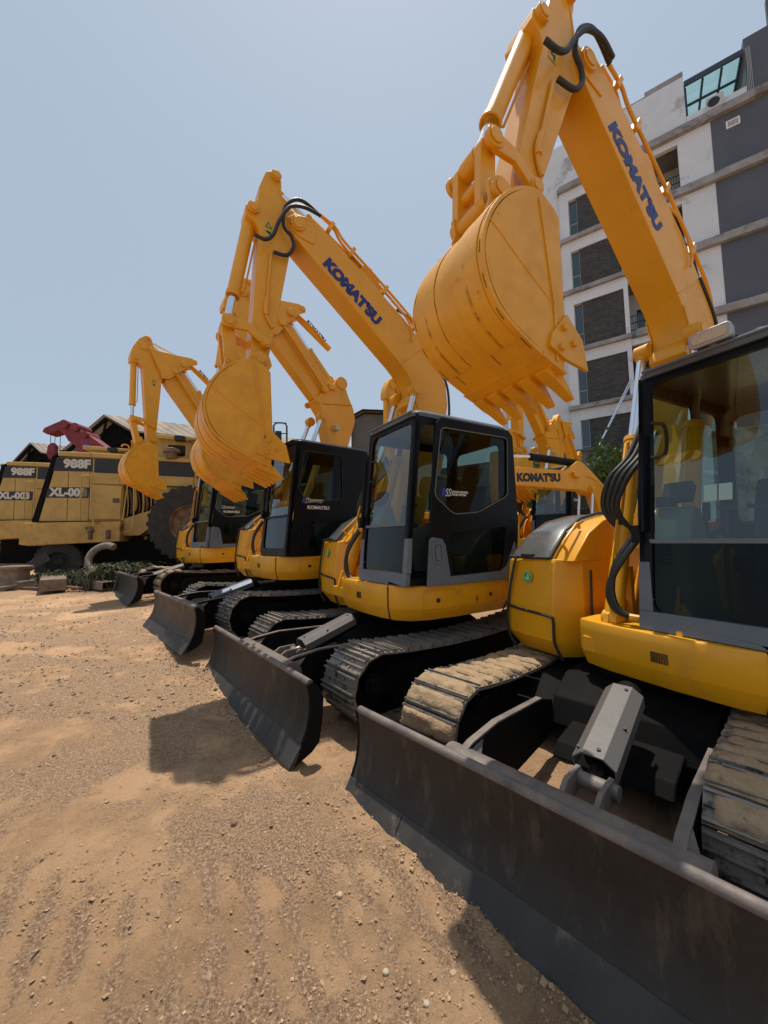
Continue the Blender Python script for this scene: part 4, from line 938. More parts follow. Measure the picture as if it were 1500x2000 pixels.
# small machine with a low gooseneck boom
def gooseneck(pos, head):
    root = empty('excavator', pos, (0, 0, head), 'small excavator with its gooseneck boom lowered level, behind the nearest machine', 'excavator', G2)
    X = xform(0); track(root, 1, 1.0, .4, 0); track(root, -1, 1.0, .4, 0); base(root, 1.0, X); blade(root, 1.0, .45)
    XD = lambda v: Vector((v.x * .85, v.y * .85, v.z)); deck(root, XD, 1.0, .7, 'C'); side_house(root, XD, st=False, zt=1.4); cab(root, lambda v: Vector((v.x * .85 - .35, v.y * .85 + .12, v.z)), 1.0, 2.55)
    yb = -.25
    p = [(1.0, 1.25), (1.1, 1.45), (.95, 2.0), (1.05, 2.3), (1.35, 2.40), (3.1, 2.46), (3.2, 2.56), (3.2, 2.72), (3.1, 2.80), (1.75, 2.78), (1.45, 2.98), (1.35, 2.98), (1.1, 2.80), (.7, 2.45), (.6, 2.0), (.8, 1.3)]
    p = [(a + .0, b - .03) for a, b in p]
    g = G(); g.prism(p, yb - .11, yb + .11); bo = g.obj('boom', YEL, root, bevel=.012)
    f = G(); c = (1.22, 2.52); pinboss(f, 1.15, yb, yb + .16, 2.38, .07); f.tube([(1.25, yb + .12, 2.66), (1.0, yb + .13, 2.58), (.85, yb + .13, 2.45)], .008, 6); f.obj('boom_boss', YEL, bo)
    l = G(); l.obox((1.55, yb + .15, 2.66), (.07, 0, .02), (0, .04, 0), (0, 0, .045)); l.obj('boom_lamp', YEL, bo, bevel=.01)
    text('lettering', "KOMAT'SU", BKD, bo, (Vector((-1, 0, .03)).normalized(), Vector((.03, 0, 1)).normalized(), (0, 1, 0), (2.42, yb + .112, 2.58)), .20, .07, 0, .001, 1.05)
    g = G(); g.cyl((1.40, yb, 2.93), (2.5, yb, 3.0), .075, 18); g.cyl((1.36, yb - .1, 2.91), (1.36, yb + .1, 2.91), .06, 14); ac = g.obj('arm_cylinder', BLK, root)
    g = G(); g.cyl((2.5, yb, 3.0), (3.25, yb, 2.98), .035, 12); g.obj('piston_rod', CHR, ac)
    for s in (-1, 1): cylinder(root, None, 'boom_cylinder', (1.30, 1.2), (1.15, 2.38), .05, .55, yb + s * .16)
    g = G(); g.prism([(3.05, 2.7), (3.2, 3.05), (3.35, 3.05), (3.4, 2.6), (3.3, 1.2), (3.15, 1.15), (3.05, 1.3), (3.0, 2.5)], yb - .09, yb + .09); g.obj('arm', YEL, root, bevel=.01)
    bucket(root, None, lambda q: (3.2 + (q[0] - 2.10) * .7, 1.2 + (q[1] - 3.62) * .7), yb, .28, holes=False)
    return root
gooseneck((5.25, 7.75, .12), D_(200))

# ------------------------------------------------------------------ the old wheel loaders
def tyre(root, cx, cz, y0, y1, R, rim=RIM, nm='wheel'):
    w = G(); prof = [(.50, 0), (.56, .0), (.80, -.03), (.93, -.01), (.97, .06), (.985, .2), (.985, .8), (.97, .94), (.93, 1.01), (.80, 1.03), (.56, 1.0), (.50, 1.0)]
    n = 48; rings = []
    for i in range(n):
        t = 2 * pi * i / n; rings.append([(cx + R * r * cos(t), y0 + (y1 - y0) * a, cz + R * r * sin(t)) for r, a in prof])
    w.loft(rings + [rings[0]], cap=False, closed=False); tr = w.obj(nm, TYR, root)
    l = G()
    for i in range(28):
        for sd in (0, 1):
            t = 2 * pi * (i + .5 * sd) / 28; rings = []
            ya = y0 + (y1 - y0) * (.02 if sd == 0 else .98); ym = y0 + (y1 - y0) * (.55 if sd == 0 else .45)
            for yy, tt in ((ya, t), ((ya + ym) / 2, t + .05), (ym, t + .12)):
                rings.append([(cx + R * r * cos(tt + dt), yy, cz + R * r * sin(tt + dt)) for r, dt in ((.95, -.05), (.998, -.04), (.998, .04), (.95, .05))])
            l.loft(rings)
            yo = y0 - .012 if sd == 0 else y1 + .012
            l.loft([[(cx + R * r * cos(t + dt), yy, cz + R * r * sin(t + dt)) for dt, yy in ((-.045, yo), (.045, yo), (.045, ya), (-.045, ya))] for r in (.86, 1.0)])
    l.obj('tread', TYR, tr)
    r = G(); pr = [(.51, .06), (.47, .03), (.44, .10), (.42, .22), (.20, .26), (.19, .16), (.0, .16)]
    rings = []
    for i in range(36):
        t = 2 * pi * i / 36; rings.append([(cx + R * q * cos(t), y0 + (y1 - y0) * a, cz + R * q * sin(t)) for q, a in pr])
    r.loft(rings + [rings[0]], cap=False, closed=False); rm = r.obj('rim', rim, tr)
    b = G()
    for i in range(14): t = 2 * pi * i / 14; b.cyl((cx + R * .27 * cos(t), y0 + (y1 - y0) * .26, cz + R * .27 * sin(t)), (cx + R * .27 * cos(t), y0 + (y1 - y0) * .20, cz + R * .27 * sin(t)), .022, 8)
    b.obj('wheel_nut', rim, rm)
    return tr
LHEAD = math.atan2(.264, .965)
def loader(pos, label, num, extra=True):
    root = empty('wheel_loader', pos, (0, 0, LHEAD), label, 'wheel loader', 'old wheel loaders in a line')
    z = -.5; X = lambda v: Vector((v.x, v.y, v.z + z))
    g = G(X); g.prism([(.76, 4.34), (1.70, 4.34), (4.62, 4.25), (4.60, 3.48), (2.55, 3.50), (2.52, 2.35), (.33, 2.35)], 0, 2.1); h = g.obj('engine_hood', LYE, root, bevel=.02)
    g = G(X); g.prism([(.76, 4.37), (.78, 4.51), (1.71, 4.505), (4.63, 4.42), (4.62, 4.275)], -.03, 2.13); g.obj('hood_top', LYE, h, bevel=.03)
    g = G(X); g.prism([(.76, 4.45), (.62, 4.36), (.16, 2.33), (.33, 2.33)], -.02, 2.12); g.prism([(.60, 4.0), (.56, 3.85), (.50, 3.86), (.55, 4.02)], .1, 2.0); g.obj('radiator_grille', DKS, h, bevel=.02)
    for nm, q, m in (('stripe', [(.70, 4.325), (1.69, 4.325), (1.69, 3.90), (.62, 3.90)], BLKF), ('stripe', [(1.73, 4.325), (4.61, 4.245), (4.61, 3.79), (1.73, 3.88)], BLKF), ('stripe', [(.535, 3.395), (1.62, 3.40), (1.60, 3.07), (.465, 3.07)], BLKF)):
        g = G(X); g.prism(q, -.006, .01); g.obj(nm, m, h, smooth=False)
    T = lambda s, x, zz, sz, st=1.0, m=WHTF, sp=1.0: text('lettering', s, m, h, ((1, 0, -.01), (0, 0, 1), (0, -1, 0), (x, -.008, zz)), sz, .055, 0, .002, st, 'LEFT', X, sp)
    T('988F', .92, 4.13, .36, 1.0); T(num, .60, 3.235, .34, .90)
    T('CAT', 2.52, 4.03, .46, 1.0)
    if extra:
        g = G(X); g.prism([(1.42, 3.12), (1.44, 3.35), (1.56, 3.36), (1.57, 3.11)], -.013, -.004); g.obj('smudge', mat('grey_smear', (.22, .2, .16), .8), h, smooth=False)
    g = G(X); g.prism([(1.74, 3.86), (4.59, 3.78), (4.59, 3.46), (1.74, 3.52)], -.07, .0); lg = g.obj('side_ledge', LYE, h, bevel=.02)
    g = G(X); g.frame(rrect(2.18, 2.50, 3.62, 3.80, .02), rrect(2.22, 2.46, 3.65, 3.77, .02), lambda u, v, w: (u, -.075 - w, v), -.015); g.obox((2.34, -.075, 3.71), (.1, 0, .035), (0, .01, 0), (-.004, 0, .012)); g.obj('side_lamp', LYE, lg)
    g = G(X); g.prism([(1.66, 3.49), (2.52, 3.46), (2.49, 2.40), (1.64, 2.40)], -.045, .0); dr = g.obj('service_door', LYE, h, bevel=.012)
    g = G(X); g.box(2.28, 2.46, -.06, -.04, 2.92, 3.06); g.obj('door_latch', RUST, dr)
    g = G(X)
    for xx in (1.05, 1.62): g.prism([(xx, 3.88), (xx + .012, 3.88), (xx + .01, 2.36), (xx - .002, 2.36)], -.004, .004)
    g.obj('panel_gap', DKS, h, smooth=False)
    g = G(X); g.prism([(-.02, 1.66), (.20, 1.62), (2.56, 1.70), (2.57, 2.33), (.08, 2.30), (.0, 2.2)], -.22, 2.3); bp = g.obj('rear_bumper', LRU, root, bevel=.03)
    g = G(X)
    for xx in (1.78, 2.25): g.cyl((xx, -.235, 1.78), (xx, -.235, 2.05), .06, 12)
    g.cyl((1.86, -.3, 2.02), (1.78, -.22, 2.14), .04, 12); g.obj('bumper_bracket', RUST, bp)
    g = G(X); g.prism([(2.55, 1.88), (3.0, 1.88), (3.5, 2.25), (4.6, 2.3), (5.4, 2.4), (5.4, 3.44), (4.6, 3.46), (3.50, 3.46), (3.40, 2.72), (3.1, 2.62), (2.55, 2.42)], .05, 2.0); fr = g.obj('rear_frame', LYE, root, bevel=.02)
    g = G(X); g.box(2.56, 3.5, .25, 1.9, 2.4, 3.47); g.obj('engine_bay', DKS, root)
    for i in range(8):
        g = G(X); x0 = 2.6 + i * .11; g.tube([(x0, .2, 2.5 + .1 * (i % 3)), (x0 + .05, .12, 2.9), (x0 - .04 * (i % 2), .16, 3.4)], .02 + .012 * (i % 3), 7); g.obj('engine_pipe', RUST if i % 2 else LYE, root)
    def rail(pts, r=.022):
        g = G(X); g.tube(pts, r, 8); g.obj('hand_rail', LYE, root)
    rail([(1.50, -.25, 2.35), (1.50, -.25, 3.60), (1.54, -.25, 3.72), (1.70, -.25, 3.74), (1.76, -.25, 3.66), (1.80, -.28, 2.9), (1.90, -.30, 2.15)])
    rail([(2.60, -.15, 2.35), (2.66, -.15, 3.0), (2.74, -.15, 3.78)]); rail([(2.86, -.15, 3.78), (2.90, -.15, 2.9), (2.88, -.16, 2.15), (2.75, -.16, 2.0), (2.60, -.1, 1.98)])
    # cab
    g = G(X); g.box(3.38, 4.60, .25, 2.0, 4.40, 4.98)
    c = G(X); c.frame([(3.30, 4.40), (4.55, 4.38), (4.55, 5.08), (3.30, 5.12)], rrect(3.72, 4.30, 4.50, 4.92, .06), lambda u, v, w: (u, .2 + w, v), .06)
    c.box(3.30, 3.36, .26, 2.0, 4.40, 5.1); c.box(3.30, 4.5, 1.95, 2.0, 4.40, 5.1); c.box(4.5, 4.55, 1.5, 2.0, 4.4, 5.1)
    cb = c.obj('cab', LYE, root, bevel=.015)
    c = G(X); c.prism([(3.1, 5.10), (3.1, 5.24), (4.62, 5.17), (4.62, 5.02)], .05, 2.15); c.obj('cab_roof', LYE, cb, bevel=.03)
    c = G(X); c.frame(rrect(3.66, 4.36, 4.44, 4.98, .07), rrect(3.74, 4.28, 4.52, 4.90, .06), lambda u, v, w: (u, .185 + w, v), .015); c.obj('window_frame', LYE, cb)
    c = G(X); c.add([(3.7, .23, 4.48), (4.32, .23, 4.48), (4.32, .23, 4.94), (3.7, .23, 4.94)], [[0, 1, 2, 3]]); c.obj('window_pane', GLD, cb, smooth=False)
    g = G(X); g.cyl((3.92, -.05, 4.38), (3.92, -.05, 4.60), .16, 20); g.cyl((3.92, -.05, 4.58), (3.92, -.05, 4.70), .26, 24, .24); g.cyl((3.92, -.05, 4.70), (3.92, -.05, 4.75), .24, 24, .1); g.obj('air_cleaner', RIM, root, bevel=.01)
    g = G(X); g.bar((4.35, .1, 5.05), (4.9, .0, 4.7), .02, .02); g.bar((4.2, .15, 5.08), (4.75, -.1, 5.02), .02, .02); g.box(4.0, 4.30, -.1, .2, 5.02, 5.16); g.bar((4.62, 0, 4.9), (4.85, 0, 4.9), .05, .3); g.obj('mirror', BKD, root)
    rail([(4.68, -.1, 3.5), (4.68, -.1, 4.80), (4.74, -.1, 4.95), (4.9, -.1, 5.0)]); rail([(4.68, -.1, 4.30), (5.9, -.15, 4.58)]); rail([(4.68, -.1, 4.62), (4.95, -.1, 4.62), (5.05, -.1, 4.5), (5.05, -.1, 3.6)], .018); rail([(4.66, -.1, 3.72), (5.6, -.1, 3.76)], .018)
    g = G(X); g.box(4.62, 5.7, -.15, 1.9, 3.34, 3.46); g.obj('platform', LRU, root); g = G(X); g.cyl((4.80, -.22, 3.72), (4.80, -.05, 3.72), .11, 16); g.cyl((4.95, -.2, 3.55), (4.95, 0, 3.6), .08, 12); g.box(5.3, 5.55, -.12, .2, 3.7, 4.4); g.obj('tank_cap', LRU, root, bevel=.01)
    for y0, y1 in ((-.32, .42), (1.7, 2.44)):
        tyre(root, 4.52, 1.75, y0 + .12, y1 + .05, 1.25); 
    g = G(X); g.box(.4, 4.2, .5, 1.8, .75, 1.75); g.box(-.3, 3.0, 2.2, 2.3, .5, 1.7); g.obj('underbody_shade_box', DKS, root)  # dark box and sheet added to stand in for shade beneath the loader
    for y0, y1 in ((-.32, .42), (1.7, 2.44)): tyre(root, 8.3, 1.82, y0, y1, 1.33)
    g = G(X); g.prism([(5.4, 2.2), (8.9, 1.8), (9.1, 3.0), (8.2, 3.6), (7.0, 3.5), (5.4, 3.3)], .6, 1.5); g.obj('front_frame', LYE, root, bevel=.03)
    for y in (.55, 1.45): g = G(X); g.prism([(7.6, 3.5), (8.0, 3.6), (9.6, 2.2), (9.9, 1.4), (9.6, 1.3), (9.2, 2.0), (7.7, 3.2)], y - .06, y + .06); g.obj('lift_arm', LYE, root, bevel=.02)
    g = G(X); g.prism([(9.7, .8), (11.0, .8), (11.0, .86), (9.9, .95), (9.6, 1.5), (9.9, 2.3), (9.8, 2.35), (9.45, 1.5)], -.5, 2.6); g.obj('loader_bucket', LRU, root)
    return root
BLKF = mat('faded_black_stripe', (.012, .015, .02), .55, vcol=(.03, .03, .03), vscale=2)
WHTF = mat('faded_white_letters', (.62, .60, .54), .7, vcol=(.5, .47, .4), vscale=5)
loader((-10.75, 11.3, .5), 'big dusty yellow wheel loader with a rusty bumper, marked XL-009, nearer of the two', 'XL-009')
loader((-14.65, 13.6, .74), 'dusty wheel loader marked XL-003, cut by the left edge behind the nearer loader', 'XL-003', False)

# ------------------------------------------------------------------ scrap in front of the loader
def steel_box(c, d, L, wd, h, label, m=RUST, name='steel_beam'):
    c = Vector(c); d = Vector(d).normalized(); s = Vector((-d.y, d.x, 0)).normalized(); u = Vector((0, 0, 1)); g = G()
    pr = [(-wd, 0), (wd, 0), (wd, h), (-wd, h)]; ins = [(-wd * .85, h * .1), (wd * .85, h * .1), (wd * .85, h * .92), (-wd * .85, h * .92)]
    A = c - d * L / 2; B = c + d * L / 2
    ro = [[p + s * a + u * b for a, b in pr] for p in (A, B)]; ri = [[p + s * a + u * b for a, b in ins] for p in (A, A + d * L * .7)]
    n = 4; vs = ro[0] + ro[1] + ri[0] + ri[1]; f = []
    for i in range(4):
        j = (i + 1) % 4; f += [[i, j, 4 + j, 4 + i], [8 + i, 12 + i, 12 + j, 8 + j], [i, 8 + i, 8 + j, j]]
    f += [[4, 5, 6, 7], [12, 15, 14, 13]]; g.add(vs, f)
    o = g.obj(name, m, bevel=.008); tag(o, label, 'steel beam', 'steel scrap in front of the loader'); return o
steel_box((-8.65, 9.95, .52), (.62, -.72, .0), 1.9, .25, .28, 'biggest rusty hollow steel beam lying in front of the loader', DUSTW)
steel_box((-7.45, 9.9, .50), (-.75, .45, .02), 1.3, .18, .20, 'short steel beam right of the biggest one, against the weeds', DUSTW)
steel_box((-9.1, 9.75, .47), (.95, -.2, 0), 2.0, .07, .10, 'thin rusty bar under the biggest beam', RUST)
steel_box((-6.75, 10.3, .50), (.99, .12, 0), 2.6, .06, .09, 'long thin bar lying on the dirt beneath the weeds', DUSTW)
steel_box((-11.4, 11.6, .62), (.9, .3, .03), 1.6, .12, .08, 'flat bar at the left edge near the dirt bank', RUST)
g = G(); g.loft([[(-9.62 + x * k, 9.9 + y * k, z) for x, y in rrect(-.30, .30, -.25, .25, .08)] for z, k in ((.48, 1.15), (.72, 1.1), (.74, .85), (1.0, .8), (1.02, 1.0), (1.10, 1.0), (1.12, .6))])
tag(g.obj('bollard_block', DUSTW, bevel=.02), 'squat grey stone-like block standing left of the steel beams', 'block')
g = G(); g.tube([(-7.95 + .42 * cos(t) , 10.75 + .12 * sin(t * 1), 1.22 + .36 * sin(t)) for t in [radians(a) for a in range(60, 330, 18)]], .095, 12)
tag(g.obj('bent_pipe', mat('pale_pipe', (.26, .23, .20), .9, vcol=(.15, .12, .09), vscale=9, bump=.5), ), 'pale dusty bent pipe loop under the loader bumper', 'pipe')
rt = empty('scrap_tyre', (-10.0, 11.45, .55), (0, D_(12), D_(22)), 'worn black tyre propped beneath the left of the loader bumper', 'tyre')
tyre(rt, 0, .58, 0, .5, .62, TYR)
g = G(); g.obox((-9.95, 10.9, 1.15), (.28, .03, .16), (0, .02, 0), (-.06, 0, .12)); tag(g.obj('steel_plate', EDG, bevel=.01), 'grey sloping plate leaning on the tyre below the loader bumper', 'steel plate')

rn = random.Random(3)
for k, (x, y, L_, ang, lb) in enumerate(((-9.0, 10.4, .9, .3, 'rough brown plank leaning under the rusty bumper'), (-8.3, 10.5, .8, 2.4, 'cracked grey plank below the bent pipe'), (-10.3, 10.6, 1.1, -.5, 'dark plank at the foot of the grey block'), (-7.9, 9.5, .7, .1, 'small brown plank lying in front of the beams'), (-9.6, 9.3, .9, .9, 'weathered plank on the dirt nearest the camera, by the block'))):
    g = G(); z_ = gz(x, y) + .08 + .05 * (k % 2); g.obox((x, y, z_), (cos(ang) * L_ / 2, sin(ang) * L_ / 2, .05 * (-1) ** k), (-sin(ang) * .08, cos(ang) * .08, 0), (0, 0, .025)); tag(g.obj('plank', RUST if k % 2 else DUSTW, bevel=.006), lb, 'plank', 'planks among the scrap')
# crane boom, red
g = G(); a = [(-12.5, 5.3), (-12.2, 5.75), (-13.52, 6.72), (-13.7, 6.70), (-13.78, 6.95), (-13.95, 7.08), (-14.12, 7.0), (-14.2, 7.16), (-14.38, 7.14), (-14.5, 7.26), (-14.75, 7.26), (-15.4, 6.98), (-15.5, 6.8), (-15.3, 6.68), (-14.7, 6.85), (-14.45, 6.6), (-14.3, 6.35), (-13.95, 6.1), (-13.88, 5.86), (-13.0, 5.0)]
cr = empty('crane_boom', (-12.4, 17.2, gz(-12.4, 17.2)), (0, 0, 0), 'dark red telescopic crane boom with a hook, above the loaders', 'crane')
zc = -gz(-12.4, 17.2)
CX = lambda v: Vector((v.x + 12.4, v.y - 17.2, v.z + zc))
g.X = CX; g.prism([( -9.5, 2.0), (-9.1, 2.5)] + a[1:-1] + [(-13.0, 5.0)], 16.9, 17.5); b = g.obj('boom_section', CRN, cr, bevel=.03)
g = G(CX)
for x, z_, r in ((-14.45, 7.1, .2), (-13.95, 6.95, .2), (-13.5, 6.6, .16)): g.cyl((x, 16.8, z_), (x, 17.6, z_), r, 18)
g.obj('sheave', CRN, b)
g = G(CX); g.prism([(-15.4, 6.2), (-15.2, 6.35), (-15.05, 6.2), (-15.05, 5.8), (-15.3, 5.55), (-15.45, 5.8)], 17.1, 17.3); g.obj('hook_block', CRN, cr, bevel=.03)
g = G(CX)
for x in (-15.35, -15.15, -14.9): g.cyl((x, 17.2, 6.75), (x + .0, 17.2, 6.2 if x < -15 else 5.4), .012, 6)
g.obj('hoist_cable', DKS, cr)
g = G(CX); g.prism([(-10.2, .1), (-6.5, .1), (-6.5, 1.2), (-8.0, 2.6), (-10.2, 2.4)], 16.4, 18.4); g.obj('crane_carrier', CRN, cr, bevel=.05)
text('lettering', 'TADANO', BLU2, b, (Vector((.74, 0, -.67)), Vector((.67, 0, .74)), (0, -1, 0), (-13.25, 16.895, 6.02)), .26, .03, 0, .002, 1, 'CENTER', CX) if False else None
g = G(CX); g.obox((-13.3, 16.89, 6.0), (.2, 0, -.18), (0, .006, 0), (.06, 0, .066)); g.obj('blue_marking', BLU2, b)

# ------------------------------------------------------------------ sheds
def shed(name, ridge, L, Rr, d, ln, bot, label, wall=DARK, roof=ROOF, open_=True):
    ridge = Vector(ridge); L = Vector(L); Rr = Vector(Rr); d = Vector(d).normalized() * ln; root = empty(name, (ridge.x, ridge.y, bot), (0, 0, 0), label, 'shed')
    X = lambda v: v - Vector((ridge.x, ridge.y, bot)); g = G(X)
    up = Vector((0, 0, .08)); o = (Rr - ridge) * .04
    n = 60; rows0 = []; 
    for A in (Rr, L):
        vs = []; fs = []
        for i in range(n + 1):
            t = i / n; w_ = .03 * (i % 2)
            for p in (ridge + up, A + up): vs.append(p + d * t + Vector((0, 0, w_)))
            for p in (ridge, A): vs.append(p + d * t + Vector((0, 0, w_ - .02)))
        for i in range(n): k = i * 4; fs += [[k, k + 1, k + 5, k + 4], [k + 2, k + 6, k + 7, k + 3], [k + 1, k + 3, k + 7, k + 5]]
        g.add(vs, fs)
    g.obj('roof', roof, root, smooth=False)
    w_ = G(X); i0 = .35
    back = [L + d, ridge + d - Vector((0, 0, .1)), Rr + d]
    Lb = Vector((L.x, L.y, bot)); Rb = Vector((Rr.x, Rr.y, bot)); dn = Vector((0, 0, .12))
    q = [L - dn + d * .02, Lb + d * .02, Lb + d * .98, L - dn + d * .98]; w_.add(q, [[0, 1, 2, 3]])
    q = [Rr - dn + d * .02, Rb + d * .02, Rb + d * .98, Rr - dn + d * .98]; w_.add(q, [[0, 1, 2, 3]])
    for t in (.04, .98) if not open_ else (.04, .98): w_.add([L - dn + d * t, ridge - dn + d * t, Rr - dn + d * t, Rb + d * t, Lb + d * t], [[0, 1, 2, 3, 4]])  # on open sheds the front sheet is added, standing in for shade inside
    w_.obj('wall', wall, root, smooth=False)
    if open_:
        r = G(X)
        for t in (.01, .12, .22):
            r.bar(ridge - dn + d * t, L - dn + d * t, .12, .18); r.bar(ridge - dn + d * t, Rr - dn + d * t, .12, .18); r.bar(L - dn * 3 + d * t, Rr - dn * 3 + d * t, .1, .14)
            m = (L + Rr) / 2 - dn * 3; r.bar(m + d * t, ridge - dn + d * t, .08, .1)
        for k in (.3, .6): r.bar(ridge + (Rr - ridge) * k - dn, ridge + (Rr - ridge) * k - dn + d * .3, .08, .08)
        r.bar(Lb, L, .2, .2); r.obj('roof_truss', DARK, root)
    return root
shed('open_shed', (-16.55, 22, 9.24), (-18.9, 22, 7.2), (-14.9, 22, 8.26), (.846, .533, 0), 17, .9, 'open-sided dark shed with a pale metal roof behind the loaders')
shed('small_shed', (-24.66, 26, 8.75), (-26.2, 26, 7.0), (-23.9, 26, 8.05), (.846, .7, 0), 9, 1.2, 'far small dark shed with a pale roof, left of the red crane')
GB = mat('grey_render', (.10, .095, .088), .9, vcol=(.14, .13, .12), vscale=1.2, bump=.3, bscale=8)
shed('grey_shed', (-1.15, 22, 9.25), (-1.9, 22, 8.85), (2.2, 22, 9.05), (.25, .97, 0), 9, 1.0, 'dark grey rendered hut with a corrugated ridge behind the black cab', GB, mat('grey_roof_sheet', (.12, .12, .12), .6), False)
# mirror rail of another machine, a small frame above the far left cab
mr = empty('access_ladder', (-3.6, 13.2, gz(-3.6, 13.2)), (0, 0, .2), 'thin black tubular ladder frame rising behind the hanging bucket', 'ladder')
g = G(); zz = -gz(-3.6, 13.2)
g.tube([(-.25, 0, 0), (-.25, 0, 5.70 + zz), (-.15, 0, 5.80 + zz), (.12, 0, 5.80 + zz), (.2, 0, 5.7 + zz), (.2, 0, 0)], .03, 8, smooth=False); g.obj('side_rail', BKD, mr)
for k in range(14):
    g = G(); g.cyl((-.25, 0, .4 + k * .38), (.2, 0, .4 + k * .38), .02, 8); g.obj('rung', BKD, mr)
g = G(); g.box(-.2, .02, -.05, .05, 5.15 + zz, 5.5 + zz); g.obj('mirror', BKD, mr, bevel=.02)

